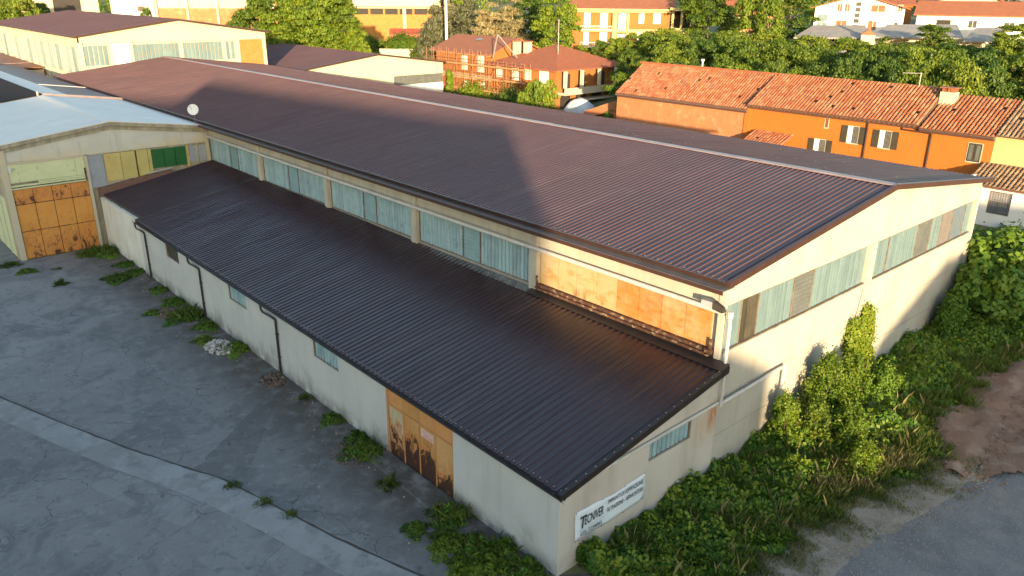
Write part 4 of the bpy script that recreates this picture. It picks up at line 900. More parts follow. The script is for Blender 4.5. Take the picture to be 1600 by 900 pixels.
for (xa, za), (xb, zb) in (((b0, ze2), (53.6, zr2)), ((b1+.3, ze2), (53.6, zr2))): ribbed((xa, 93.5, za), (xb, 93.5, zb), (0,1,0), 45, pitch=.45, nseg=3).build('roof', X['roof'] if xa < 50 else X['tileflat'], sb)
mb = MB()
for (xa, za), (xb, zb) in (((b0-.05, ze2), (53.6, zr2)), ((53.6, zr2), (b1+.35, ze2))):
    mb.hull8([(xa,93.45,za-.2),(xb,93.45,zb-.2),(xb,93.52,zb-.2),(xa,93.52,za-.2)], [(xa,93.45,za+.06),(xb,93.45,zb+.06),(xb,93.62,zb+.07),(xa,93.62,za+.07)])
mb.build('verge_flashing', X['trim'], sb)

# ------------------------------------------------------------------ orange farmhouse row
fh = thing('farmhouse', 'long orange rendered farmhouse with a brick end and old terracotta tiled roof', 'house', (63, 30, 0))
XO = 63.0
MB().box(XO, 74, 8.15, 33.2, 0, 7.55).build('wall', X['orangewall'], fh)
MB().box(XO-.02, 74, 33.21, 52.4, 0, 6.75).build('brick_wall', X['brick'], fh)
MB().prism([(XO-.02, 6.751), (74, 6.751), (74, 6.9), (67.6, 10.0)], 1, 52.1, 52.4).build('brick_gable', X['brick'], fh)
MB().box(XO-.14, XO+.1, 32.9, 33.55, 0, 7.2).build('pier', X['orangewall'], fh)
for y0_, y1_, z0_, z1_ in ((8.1, 14.6, 7.20, 9.92), (14.61, 33.2, 7.42, 10.42), (33.21, 52.4, 6.86, 10.26)):
    mb = MB(); mb.hull8([(XO-.1,y0_,z0_-.3),(67.5,y0_,z1_-.3),(67.5,y1_,z1_-.3),(XO-.1,y1_,z0_-.3)], [(XO-.55,y0_,z0_),(67.55,y0_,z1_),(67.55,y1_,z1_),(XO-.55,y1_,z0_)]); mb.build('roof_deck', X['brickdark'], fh)
mb = MB(); mb.hull8([(67.56,8.2,9.6),(75,8.2,7),(75,52.2,7),(67.56,52.2,9.6)], [(67.56,8.1,9.95),(75.2,8.1,7.4),(75.2,52.4,7.4),(67.56,52.4,10.25)]); mb.build('roof', X['tileflat'], fh)
# two pitches of tiles, the near one a hand lower, then a lichened stretch
def pitch(y0, y1, xlo, zlo, xhi, zhi, seed, mat, parent, pit=.36):
    build_tint(tiles((xlo, y0, zlo), (xhi-xlo, 0, zhi-zlo), (0,1,0), y1-y0, pit, .52, seed=seed), 'roof_tile', mat, parent)['kind'] = 'stuff'
pitch(33.2, 52.6, XO-.55, 7.05, 67.6, 10.45, 1, X['tile'], fh); pitch(14.6, 33.2, XO-.75, 7.60, 67.6, 10.60, 2, X['tile'], fh)
pitch(8.0, 14.6, XO-.75, 7.35, 67.6, 10.10, 3, X['tile'], fh)
mb = MB()
for k in range(95): 
    y = 14.7+k*.4; mb.tube([(67.6,y,10.52),(67.6,y+.44,10.56)], .15, 6)
mb.build('ridge_tile', X['tile'], fh)
mb = MB()
for k in range(52): y = 8.3+k*.48; mb.box(XO-.6, XO, y, y+.12, 7.36, 7.48)
mb.build('rafter_end', X['shutterbrown'], fh)
ch = MB(); ch.box(65.9,66.9,13.2,14.55,9.0,10.45); ch = ch.build('chimney', X['cream'], fh)
mb = MB(); mb.box(65.8,67.0,13.1,14.65,10.8,10.88); [mb.box(66.0,66.15,q,q+.15,10.451,10.8) for q in (13.3,13.8,14.3)]; mb.box(66.6,66.8,13.3,14.45,10.451,10.8); mb.build('chimney_cap', X['tileflat'], ch)
for y, z0 in ((19.6, 0), (13.5, 0)):
    MB().tube([(XO-.12,y,7.3),(XO-.12,y,0)], .09, 8).build('downpipe', X['trim'], fh)
MB().tube([(XO-.15,16.2,7.2),(XO-.15,16.2,6.95),(XO-.15,13.5,6.9)], .08, 8).build('downpipe', X['trim'], fh)
def fwin(y0, y1, z0, z1, kind):
    f = MB(); f.box(XO-.07,XO,y0-.06,y1+.06,z0-.1,z0); f.box(XO-.05,XO,y0-.06,y1+.06,z1,z1+.05); f.box(XO-.05,XO,y0-.06,y0,z0,z1); f.box(XO-.05,XO,y1,y1+.06,z0,z1)
    wo = f.build('window', X['cream'], fh)
    if kind == 'open':
        w_ = y1-y0
        MB().box(XO-.02,XO-.002,y0,y1-w_*.42,z0,z1).build('pane', X['pane'], wo); MB().box(XO-.03,XO-.002,y1-w_*.42,y1,z0,z1).build('reveal', X['white'], wo)
        for a, b in ((y0-.72, y0-.07), (y1+.07, y1+.72)): MB().box(XO-.07,XO-.01,a,b,z0-.03,z1+.03).build('shutter', X['shutter'], wo)
        g = MB()
        for k in range(5): g.box(XO-.045,XO-.03,y0+w_*.1*k+.05,y0+w_*.1*k+.08,z0,z1)
        g.build('grille', X['steel'], wo)
    elif kind == 'slit': MB().box(XO-.02,XO-.002,y0,y1,z0,z1).build('pane', X['shutterbrown'], wo)
    else:
        for a, b in ((y0, (y0+y1)/2-.02), ((y0+y1)/2+.02, y1)): 
            MB().box(XO-.06,XO-.002,a,b,z0,z1).build('shutter', X['shutter'], wo); MB().box(XO-.065,XO-.061,a+.12,b-.12,z0+.15,z1-.15).build('shutter_slats', X['louver'], wo)
fwin(20.45, 21.55, 4.95, 6.62, 'open'); fwin(17.2, 18.3, 4.92, 6.58, 'open'); fwin(23.75, 24.95, 3.2, 4.86, 'open')
fwin(23.75, 24.1, 6.15, 7.1, 'slit'); fwin(9.0, 10.15, 4.85, 6.5, 'closed')
mb = MB(); mb.hull8([(XO-3.2,27.4,3.55),(XO,27.4,4.75),(XO,32.4,4.65),(XO-3.2,32.4,3.45)], [(XO-3.2,27.4,3.65),(XO,27.4,4.85),(XO,32.4,4.75),(XO-3.2,32.4,3.55)]); cn = mb.build('canopy', X['tileflat'], fh)
mb = tiles((XO-3.2, 27.4, 3.68), (3.2, 0, 1.2), (0,1,0), 5.0, .36, .5, seed=8); o = build_tint(mb, 'canopy_tile', X['tile'], fh); o['kind'] = 'stuff'
# antennas
an = thing('antenna', 'thin white roof antenna beside the farmhouse chimney', 'antenna', (67.4, 17.2, 10.6))
mb = MB(); mb.tube([(67.4,17.2,10.5),(67.4,17.2,11.9)], .035, 6); mb.tube([(67.4,17.1,11.85),(67.4,19.0,11.75)], .03, 6); mb.build('mast', X['whitepipe'], an)
an = thing('antenna', 'short white vent pipe at the far left end of the farmhouse ridge', 'vent pipe', (67.8, 43.2, 10.6))
mb = MB(); mb.tube([(67.8,43.2,10.3),(67.8,43.2,11.3)], .10, 8); mb.tube([(67.8,43.2,11.3),(67.8,43.2,11.55)], .22, 8); mb.build('vent', X['whitepipe'], an)
# broken brick wall at the end of the farmhouse
bw = thing('brick_wall', 'broken stepped brick wall falling away from the end of the farmhouse', 'wall', (63.5, 56, 0))
st = [(52.45,6.5),(53.6,6.15),(55.0,5.6),(56.4,5.1),(57.8,4.6),(59.4,4.0),(61,3.5)]
for k in range(6):
    a, b = st[k], st[k+1]; MB().hull8([(66,a[0]+.005,0),(66.4,a[0]+.005,0),(66.4,b[0],0),(66,b[0],0)], [(66,a[0]+.005,a[1]),(66.4,a[0]+.005,a[1]),(66.4,b[0],b[1]),(66,b[0],b[1])]).build('brick_section', X['brick'], bw)
MB().box(63.0,66.1,57.0,57.3,0,3.6).build('cross_wall', X['brickorange'], bw); MB().hull8([(62.8,57,3.3),(66,57,3.4),(66,62,2.9),(62.8,62,2.8)], [(62.8,57,3.5),(66,57,3.6),(66,62,3.1),(62.8,62,3.0)]).build('tiled_top', X['tileflat'], bw)
# pale house adjoining on the right, with the cottage in front
ph = thing('cream_house', 'pale yellow house with lichened roof tiles joined to the orange farmhouse', 'house', (63, 2, 0))
MB().box(XO+.02, 74, -14, 8.14, 0, 7.5).build('wall', X['paleyellow'], ph)
MB().hull8([(XO-.4,-14,7.4),(67.5,-14,10.0),(67.5,7.98,10.0),(XO-.4,7.98,7.4)], [(XO-.6,-14,7.42),(67.6,-14,10.12),(67.6,7.98,10.12),(XO-.6,7.98,7.42)]).build('roof_deck', X['brickdark'], ph)
pitch(-14, 8.0, XO-.75, 7.5, 67.6, 10.2, 4, X['tileold'], ph)
ct = thing('cottage', 'white rendered lean-to cottage with a barred window and lichened tile roof', 'cottage', (60, 2, 0))
wl = MB(); wall_x(wl, 60.0, 60.3, -14, 8.6, 3.55, 3.55, [(4.95, 6.75, 1.15, 3.15)]); wl.build('wall', X['white'], ct)
MB().box(60.3,62.9,8.3,8.6,0,4.2).build('side_wall', X['white'], ct)
MB().hull8([(59.5,-14,3.4),(62.98,-14,4.7),(62.98,8.7,4.7),(59.5,8.7,3.4)], [(59.5,-14,3.52),(62.98,-14,4.82),(62.98,8.7,4.82),(59.5,8.7,3.52)]).build('roof_deck', X['brickdark'], ct)
pitch(-14, 8.75, 59.4, 3.58, 62.98, 4.9, 5, X['tileold'], ct)
f = MB(); f.box(60.1,60.2,4.95,6.75,1.15,1.27); f.box(60.1,60.2,4.95,6.75,3.05,3.15); f.box(60.1,60.2,4.95,5.05,1.27,3.05); f.box(60.1,60.2,6.65,6.75,1.27,3.05); f.box(60.1,60.2,5.82,5.88,1.27,2.2); f.box(60.1,60.2,5.05,6.65,2.17,2.25)
wo = f.build('window', X['frame'], ct)
MB().box(60.21,60.25,4.95,6.75,1.15,2.2).build('pane', X['glass_blue'], wo); MB().box(60.18,60.25,5.05,6.65,2.25,3.05).build('roller_blind', X['grey'], wo)
g = MB()
for k in range(9): g.box(60.02,60.04,5.05+k*.2,5.08+k*.2,1.2,3.1)
for k in range(4): g.box(60.0,60.019,4.95,6.75,1.4+k*.5,1.43+k*.5)
g.build('window_bars', X['steel'], wo)
rh_ = thing('outbuilding', 'small roof with grey flue seen at the right edge beyond the farmhouse', 'outbuilding', (80, 3, 0))
MB().box(80,88,-8,6.2,0,9.4).build('wall', X['white'], rh_); MB().hull8([(79.5,-8,9.2),(84,-8,11.4),(84,6.4,11.4),(79.5,6.4,9.2)], [(79.5,-8,9.5),(84,-8,11.7),(84,6.4,11.7),(79.5,6.4,9.5)]).build('roof', X['tileflat'], rh_)
mb = MB(); mb.tube([(79.6,6.1,9.3),(79.6,6.1,11.3)], .16, 8); mb.tube([(79.6,6.1,11.3),(79.6,6.1,11.7)], .30, 8); mb.build('flue', X['whitepipe'], rh_)

# ------------------------------------------------------------------ houses further back
def lathbox(t, name, mat, x0, x1, y0, y1, z0, z1): return MB().box(x0,x1,y0,y1,z0,z1).build(name, mat, t)
# house under scaffolding
sh = house('scaffolded_house', 'ochre house with smooth orange roof and skylight, front wrapped in scaffolding', 'house', (72, 103.2, 0), -math.pi/2, 15.2, 11, 9.45, X['ochre'], X['tileflat'], 'x', 2.1, .9,
    [('f', 7.3, 6.4, 1.5, 2.2, 'blind'), ('f', 11.6, 6.3, 1.7, 2.5, 'blind'), ('f', 3.2, 2.6, 1.3, 1.9, 'blind'), ('f', 8.2, 2.4, 1.3, 2.0, 'blind'), ('f', 12.0, 2.3, 1.5, 2.2, 'blind')])
lathbox(sh, 'floor_band', X['cream'], 0.002, 15.198, -.05, .0, 4.9, 5.7); lathbox(sh, 'eave_band', X['cream'], .002, 15.198, -.06, .0, 8.9, 9.4)
MB().hull8([(7.2,3.3,11.05),(8.3,3.3,11.05),(8.3,4.0,11.3),(7.2,4.0,11.3)], [(7.2,3.3,11.15),(8.3,3.3,11.15),(8.3,4.0,11.4),(7.2,4.0,11.4)]).build('skylight', X['glass_blue'], sh)
wg = house('hipped_house', 'low hipped house with old tile roof, chimneys and a shaded corner veranda', 'house', (72, 87.8, 0), -math.pi/2, 15.2, 15.0, 8.2, X['ochre'], X['tile'], 'hip', 2.8, 1.0,
    [('f', 1.3, 5.9, 1.4, 1.9, 'blind'), ('f', 5.2, 5.6, 1.4, 2.2, 'blind'), ('f', 8.3, 6.0, 1.2, 1.7, 'blind'), ('f', 11.6, 5.4, 1.9, 2.6, 'blind'), ('f', 9.3, 2.4, 1.5, 2.0, 'white')])
for x, y in ((1.6, 3.2), (3.8, 3.6)): 
    c = lathbox(wg, 'chimney', X['cream'], x, x+1.0, y, y+1.0, 9.0, 11.3); MB().box(x-.12, x+1.12, y-.12, y+1.12, 11.301, 11.5).build('chimney_cap', X['tileflat'], c)
# veranda on the right face (local x = 15.2 side)
lathbox(wg, 'veranda_floor', X['cream'], 15.201, 16.9, .3, 15.2, 4.15, 4.5); lathbox(wg, 'parapet', X['cream'], 16.75, 16.9, .3, 15.2, 4.501, 5.2)
for y, h_ in ((1.6, 2.6), (5.0, 2.7), (9.6, 2.6)): lathbox(wg, 'dark_doorway', X['dark'], 15.201, 15.23, y, y+1.5, 4.52, 4.52+h_)
for y in (.3, 4.0, 8.0, 12.0, 14.7): lathbox(wg, 'column', X['cream'], 16.45, 16.88, y, y+.45, 5.201 if False else 5.21, 7.75)
for y in (1.0, 4.5, 8.2, 11.6): lathbox(wg, 'dark_doorway', X['dark'], 15.201, 15.24, y, y+2.2, 1.4, 3.9)
lathbox(wg, 'awning', X['cream'], 15.202, 17.6, 5, 12, 3.2, 3.35)
sc = thing('scaffolding', 'rusty tube scaffolding with plank decks standing against the ochre house front', 'scaffolding', (70.6, 90, 0))
for k in range(13):
    y = 103.3-k*2.15
    for x in (71.1, 69.9): MB().tube([(x,y,terrain(x,y)-.3),(x,y,9.9-(0 if k < 8 else 1.4))], .05, 5).build('standard', X['rustpole'], sc)
for z in (3.4, 5.4, 7.4):
    MB().box(69.95, 70.95, 77.6, 103.3, z, z+.07).build('plank_deck', X['plank'], sc)
    for x, dz in ((69.85, 1.0), (69.85, .5), (71.15, .0)): MB().tube([(x,77.5,z+dz),(x,103.4,z+dz)], .045, 5).build('ledger', X['rustpole'], sc)
    MB().box(69.86,69.90,77.6,103.3,z+.08,z+.3).build('toe_board', X['plank'], sc)
for k in range(5): MB().tube([(69.8,103-k*5,1.5),(69.8,99-k*5,9.4-(0 if k<3 else 1.3))], .04, 5).build('brace', X['rustpole'], sc)
MB().tube([(70.2,85.4,9),(70.5,84.6,12.6)], .12, 6).build('hoist_arm', X['steel'], sc); MB().tube([(70.5,84.6,12.6),(71.5,81,9.2)], .10, 6).build('hoist_arm', X['steel'], sc)
mb_ = thing('television_mast', 'tall thin mast standing on the ridge of the hipped tile house', 'mast', (79, 80, 10.5))
mb = MB(); mb.tube([(76.5,76.8,9.5),(76.5,76.8,15)], .05, 5); mb.build('mast', X['steel'], mb_)

# yellow house
yh = house('yellow_house', 'long yellow and ochre two-storey house with white blinds and a corner loggia', 'house', (102.8, 99.25, 7.3), R(-49.5), 19.2, 11, 8.6, X['ochre'], X['tileflat'], 'x', 2.2, .9,
    [('f', 2.4, 5.3, 1.1, 2.9, 'blind'), ('f', 5.6, 5.2, 1.3, 3.0, 'blind'), ('f', 9.2, 4.8, 1.3, 3.6, 'blind'), ('f', 13.1, 6.1, .9, 1.9, 'blind'), ('f', 15.9, 6.1, 1.3, 1.9, 'blind'),
     ('f', 2.4, 2.0, .9, 2.3, 'blind'), ('f', 5.6, 2.0, 1.3, 2.3, 'blind'), ('f', 9.1, 2.7, 1.4, 1.2, 'blind'), ('f', 12.9, 2.9, .9, 1.4, 'blind'), ('f', 15.6, 2.4, 1.3, 1.8, 'blind')])
lathbox(yh, 'floor_band', X['paleyellow'], 7.8, 19.2, -.06, -.001, 4.35, 4.95); lathbox(yh, 'eave_band', X['paleyellow'], -.3, 19.2, -.9, .0, 8.05, 8.75)
lathbox(yh, 'entrance_bay', X['paleyellow'], 8.0, 8.85, -.04, -.002, 0, 8.04); lathbox(yh, 'entrance_bay', X['paleyellow'], 10.8, 11.2, -.04, -.002, 0, 8.04)
for z in (4.5, 1.4):
    lathbox(yh, 'balcony_slab', X['paleyellow'], 1.7, 7.9, -1.3, -.07, z, z+.25); 
    lathbox(yh, 'balcony_rail', X['white'], 1.7, 7.9, -1.3, -1.22, z+.30, z+.42); lathbox(yh, 'balcony_rail', X['white'], 1.7, 7.9, -1.3, -1.22, z+.98, z+1.06)
    for k in range(16): lathbox(yh, 'baluster', X['white'], 1.75+k*.4, 1.79+k*.4, -1.28, -1.24, z+.251, z+.975)
lathbox(yh, 'loggia_base', X['paleyellow'], 19.21, 23.4, -1.2, 6, -4, 5.3); lathbox(yh, 'loggia_back', X['dark'], 19.21, 23.3, 1.6, 5.9, 5.301, 8.6)
for x in (19.3, 21.0, 22.9): lathbox(yh, 'column', X['paleyellow'], x, x+.45, -1.15, -.7, 5.301, 8.6)
MB().hull8([(18.9,-1.9,8.61),(24.6,-1.9,8.2),(24.6,6.5,8.2),(18.9,6.5,8.61)], [(18.9,-1.9,9.1),(24.6,-1.9,8.6),(24.6,6.5,8.6),(18.9,6.5,9.1)]).build('loggia_roof', X['paleyellow'], yh)
MB().tube([(7.75,-.12,8.0),(7.75,-.12,0)], .09, 6).build('downpipe', X['trim'], yh)
# white villa, top right
vl = house('white_villa', 'large white villa with brown shutters and a glazed stair strip, facing the photograph', 'villa', (134, 64.8, 12.0), R(-64.5), 15.6, 12, 4.7, X['white'], X['tileflat'], 'y', 2.2, .9,
    [('f', 3.9, 4.0, .85, 1.35, 'shut'), ('f', 5.2, 4.0, .85, 1.35, 'shut'), ('f', 9.8, 4.0, 2.4, 1.2, 'shut'), ('f', 4.0, .9, 1.9, 1.45, 'shut'), ('f', 9.9, .8, 1.2, 1.5, 'shut'), ('f', 14.4, 4.1, .7, 1.1, 'shut'), ('f', 14.2, .6, .5, 1.5, 'big')])
for k in range(6): 
    f = lathbox(vl, 'stair_window', X['white'], 6.95, 8.1, -.05, -.001, .9+k*1.0, 1.78+k*1.0); MB().box(7.05,8.0,-.055,-.051,.98+k*1.0,1.70+k*1.0).build('pane', X['pane'], f)
f = lathbox(vl, 'bay_window', X['white'], .4, 2.5, -.10, -.001, .7, 3.6)
for a, b, z0, z1 in ((.55,1.4,.9,2.0),(1.5,2.35,.9,2.0),(.55,2.35,2.2,3.4)): MB().box(a,b,-.11,-.101,z0,z1).build('pane', X['glass_pale'], f)
MB().tube([(12.6,-.1,5.4),(12.3,-.1,0)], .05, 5).build('downpipe', X['steel'], vl)
# low canopy building in front of the villa
cb = thing('carport', 'long low carport with grey fibre cement roof and tall cream chimney below the villa', 'carport', (119.7, 59.7, terrain(119.7,59.7)), None, R(-62)); 
lathbox(cb, 'wall', X['cream'], 9, 30, 2.8, 9, -3, 3.4); lathbox(cb, 'dark_opening', X['dark'], 0, 9, 6, 6.2, -1, 3.3); lathbox(cb, 'dark_opening', X['dark'], 17.5, 24, 2.7, 2.79, .6, 2.7)
for a, b, c in ((-.8, 11.2, 0), (11.8, 26, .4), (26.02, 33, .1)):
    MB().hull8([(a,-.5,2.9+c),(b,-.5,3.1+c),(b,8.5,4.9+c),(a+3,8.5,4.7+c)], [(a,-.5,3.15+c),(b,-.5,3.35+c),(b,8.5,5.15+c),(a+3,8.5,4.95+c)]).build('roof', X['greyroof'], cb)
for x in (0, 4, 8): lathbox(cb, 'column', X['white'], x, x+.3, -.3, 0, -2, 2.9)
lathbox(cb, 'bench_front', X['white'], 5.2, 8.2, 1.5, 2.0, -1, 1.6)
c = lathbox(cb, 'chimney', X['cream'], 10.2, 12.4, -1.9, -.6, -5, 3.9); MB().prism([(10.0,3.901),(12.6,3.901),(11.3,4.8)], 1, -2.0, -.5).build('chimney_cap', X['tileflat'], c); lathbox(cb, 'chimney_pot', X['tileflat'], 11.0, 11.6, -1.5, -1.0, 4.4, 6.2)
# houses at the top right
h1 = house('white_house', 'white house in shade with orange roof and grey shutters, right of the villa', 'house', (141, 48.5, 11.2), R(-72), 19.5, 9, 4.6, X['white'], X['tileflat'], 'x', 2.1, .6,
    [('f', 8.5, 2.4, 1.3, 1.2, 'white'), ('f', 14, 1.9, 1.6, 1.5, 'white'), ('f', 13, -1.2, 3, 1.7, 'big'), ('f', 3.4, 2.6, 2.2, 1.0, 'big')])
h2 = house('orange_roofed_house', 'cream house with a broad orange gable roof behind the shaded white house', 'house', (156, 52, 13), R(-60), 13, 12, 4.6, X['cream'], X['tileflat'], 'y', 2.4, .8, [('f', 2, 1.2, 1.4, 1.5, 'white'), ('f', 8, 1.2, 1.4, 1.5, 'white')])
h3 = house('ochre_house', 'ochre house with loggia at the far top right corner', 'house', (172, 38, 15), R(-68), 26, 10, 4.8, X['ochre'], X['tileflat'], 'x', 1.8, .7,
    [('f', 2, 1.6, 3, 2.2, 'big'), ('f', 7, 1.6, 1.3, 1.7, 'brown'), ('f', 12, 1.6, 1.3, 1.7, 'brown'), ('f', 17, 1.6, 1.3, 1.7, 'brown'), ('f', 21, 1.6, 1.3, 1.7, 'brown')])
h4 = house('tan_barn', 'tan barn with a long brown roof between the villa and the orange roofed house', 'barn', (150, 64, 13.3), R(-60), 10, 12, 3.9, X['ochre'], X['tile'], 'x', 2.0, .6, [('f', 2, .8, 1.2, 1.3, 'brown')])
h5 = house('pink_house', 'pinkish house with brown roof glimpsed between the poplars and the loggia house', 'house', (131, 82, 10.5), R(-52), 11, 9, 5.2, X['tanpanel'], X['tile'], 'x', 2.0, .6, [('f', 2, 2.2, 1.1, 1.5, 'brown'), ('f', 5, 2.2, 1.1, 1.5, 'brown'), ('f', 8, 2.2, 1.1, 1.5, 'brown')])
# left of centre, far
rb = thing('brick_factory', 'red brick factory with tall glazing and white pillars behind the tall shed', 'factory', (57.5, 202.7, 4), None, R(-21))
lathbox(rb, 'wall', X['ochre'], 0, 30, .2, 20, -3, 16); 
for k in range(4):
    x = .4+k*7.3
    lathbox(rb, 'brick_panel', X['brick'], x+.5, x+7.2, 0, .19, 0, 10.4); w_ = lathbox(rb, 'window', X['cream'], x+.5, x+7.2, .05, .19, 10.41, 15.4)
    for j in range(6): MB().box(x+.6+j*1.1, x+1.6+j*1.1, .0, .045, 10.6, 15.2).build('pane', X['glass_pale'], w_)
    lathbox(rb, 'pillar', X['cream'], x-.2, x+.3, -.2, .19, -1, 15.5)
oh = house('orange_hall', 'orange brick hall with white fascia, black window strip and red roof behind the trees', 'hall', (118.5, 207.5, 5), R(-34), 27, 20, 9.4, X['brickorange'], X['redsheet'], 'x', 2.2, .8, [])
lathbox(oh, 'fascia', X['cream'], -.2, 27.2, -.5, -.002, 8.9, 12.2); lathbox(oh, 'pillar', X['cream'], 14.8, 15.8, -.35, -.002, 0, 8.89)
for k in range(6): lathbox(oh, 'window_strip', X['dark'], .4+k*4.5, 4.3+k*4.5, -.06, -.003, 7.1, 8.8)
rs = house('red_shed', 'small bright red shed with red gable roof in front of the orange hall', 'shed', (116.4, 184.9, terrain(118, 182)-.4), R(-36), 11, 7, 3.4, X['redsheet'], X['redsheet'], 'x', 1.3, .3, [])
cw = thing('garden_wall', 'low cream garden wall with shrubs in front of the red shed', 'wall', (92, 153, terrain(94,150)), None, R(-52))
for k in range(5): lathbox(cw, 'wall_section', X['cream'], k*5.0, k*5.0+4.97, 0, .35, -3, 2.7+.05*(k % 2))
lp = thing('floodlight_pole', 'tall white floodlight pole rising beyond the ochre scaffolded house', 'pole', (79.8, 110.3, 2))
mb = MB(); mb.tube([(79.8,110.3,1),(79.8,110.3,24)], .30, 8, .24); mb.build('pole', X['whitepipe'], lp)
cr = house('cream_apartments', 'cream apartment house with deep balconies behind the tall shed at top left', 'apartment house', (30, 214, 6), R(-10), 17, 11, 13, X['cream'], X['tile'], 'x', 2.5, .8, [('f', 7, 7.6, 6, 2.8, 'big'), ('f', 2, 7.8, 2, 1.8, 'brown'), ('f', 7, 3.6, 6, 2.4, 'big')])
lathbox(cr, 'balcony', X['whitepipe'], 6.5, 14.5, -1.4, -.07, 6.6, 7.4)
wb = house('white_house', 'plain bright white house with two small brown windows behind the tall shed', 'house', (49, 208, 6), R(-14), 13, 10, 13.5, X['white'], X['tileflat'], 'x', 2.2, .5, [('f', 6.2, 7.6, .8, 1.2, 'brown'), ('f', 10.2, 7.7, .8, 1.2, 'brown')])
for i, (x, y, rz, wd, wl_, lab) in enumerate(((196, 60, -66, 16, 'white', 'distant white house above the orange roofed house'), (190, 92, -55, 14, 'cream', 'distant cream house above the pinkish house'), (205, 30, -70, 18, 'cream', 'distant cream house at the top right corner above the ochre house'), (160, 150, -48, 18, 'ochre', 'distant ochre house behind the conifers'))):
    house('distant_house', lab, 'house', (x, y, terrain(x, y)-.5), R(rz), wd, 10, 6.0, X[wl_], X['tile'], 'x', 2.0, .6, [('f', 2+k*3.6, 3.2, 1.1, 1.5, 'brown') for k in range(4)])
# garden things behind the warehouse
gh = thing('polytunnel', 'white tarpaulin covered mound in the garden behind the warehouse', 'tunnel', (74.5, 69.5, 2))
mb = MB(); n = 14; m = 10
for j in range(n+1):
    t = j/n; y = 71.3-t*5.2; k = math.sin(math.pi*min(1, max(.0, .10+t*.86)))**.5
    for i in range(m+1):
        a = math.pi*i/m; mb.v.append((72.2+1.9*(1-math.cos(a))*.5*1.6+rg.uniform(-.06,.06), y+rg.uniform(-.08,.08), 1.0+(2.9*k)*math.sin(a)**.7*(1 if i not in (0, m) else 0)+rg.uniform(-.08,.08)))
for j in range(n):
    for i in range(m): mb.f.append((j*(m+1)+i, j*(m+1)+i+1, (j+1)*(m+1)+i+1, (j+1)*(m+1)+i))
mb.f.append(tuple(range(m+1))[::-1]); mb.f.append(tuple(range(n*(m+1), (n+1)*(m+1))))
mb.build('tarpaulin', X['tarp'], gh, smooth=True)

# ------------------------------------------------------------------ unseen blocks behind the camera, outlines shaped to cast the shade
def block(name, label, prof, a0, a1, wall):
    """profile (sideways, height) pushed along the direction of the light"""
    s = (math.cos(SUN_AZ), math.sin(SUN_AZ)); t = (-s[1], s[0])
    th_ = thing(name, label, 'building', (0,0,0)); mb = MB()
    n = len(prof); P = lambda al, la, z: (s[0]*al+t[0]*la, s[1]*al+t[1]*la, z)
    mb.v = [P(a0, l, z) for l, z in prof]+[P(a1, l, z) for l, z in prof]
    mb.f = [tuple(range(n)), tuple(range(n, 2*n))[::-1]]+[(i, n+i, n+(i+1) % n, (i+1) % n) for i in range(n)]
    mb.build('wall', wall, th_)
    lo = min(p[0] for p in prof); hi = max(p[0] for p in prof); top = min(p[1] for p in prof if p[1] > 0)
    for z in np.arange(1.2, top-2.2, 3.2):
        for l in np.arange(lo+1.5, hi-2.5, 4.0):
            m2 = MB(); m2.hull8([P(a1-.02,l,z),P(a1+.05,l,z),P(a1+.05,l+1.6,z),P(a1-.02,l+1.6,z)], [P(a1-.02,l,z+1.6),P(a1+.05,l,z+1.6),P(a1+.05,l+1.6,z+1.6),P(a1-.02,l+1.6,z+1.6)]); m2.build('window', X['pane'], th_)
block('tall_shade_block', 'tall unseen block behind the camera, outline shaped to shade the warehouse roof', [(-1.4,0),(27.0,0),(27.0,26.4),(2.6,23.6),(-1.4,23.4)], -102, -90, X['cream'])
block('long_shade_block', 'long unseen block behind the camera, outline shaped to shade yard and workshop', [(26.6,0),(95,0),(95,25.6),(44.5,25.3),(36,24.7),(26.6,24.6)], -101.9, -90.1, X['cream'])
block('low_shade_block', 'low unseen block behind the camera, outline shaped to shade lean-to and gable', [(-18.5,0),(-1.0,0),(-1.0,15.8),(-7.8,15.7),(-10.6,14.0),(-10.7,10.6),(-18.5,10.6)], -101.9, -90.1, X['cream'])  # lower step added to keep the sun off the ground in the gap
block('broad_shade_block', 'broad unseen block behind the camera, outline shaped to shade the green strip', [(-95,0),(-18.4,0),(-18.6,10.5),(-19.9,12.5),(-26.1,16.0),(-46,15.9),(-95,16)], -102, -90, X['cream'])

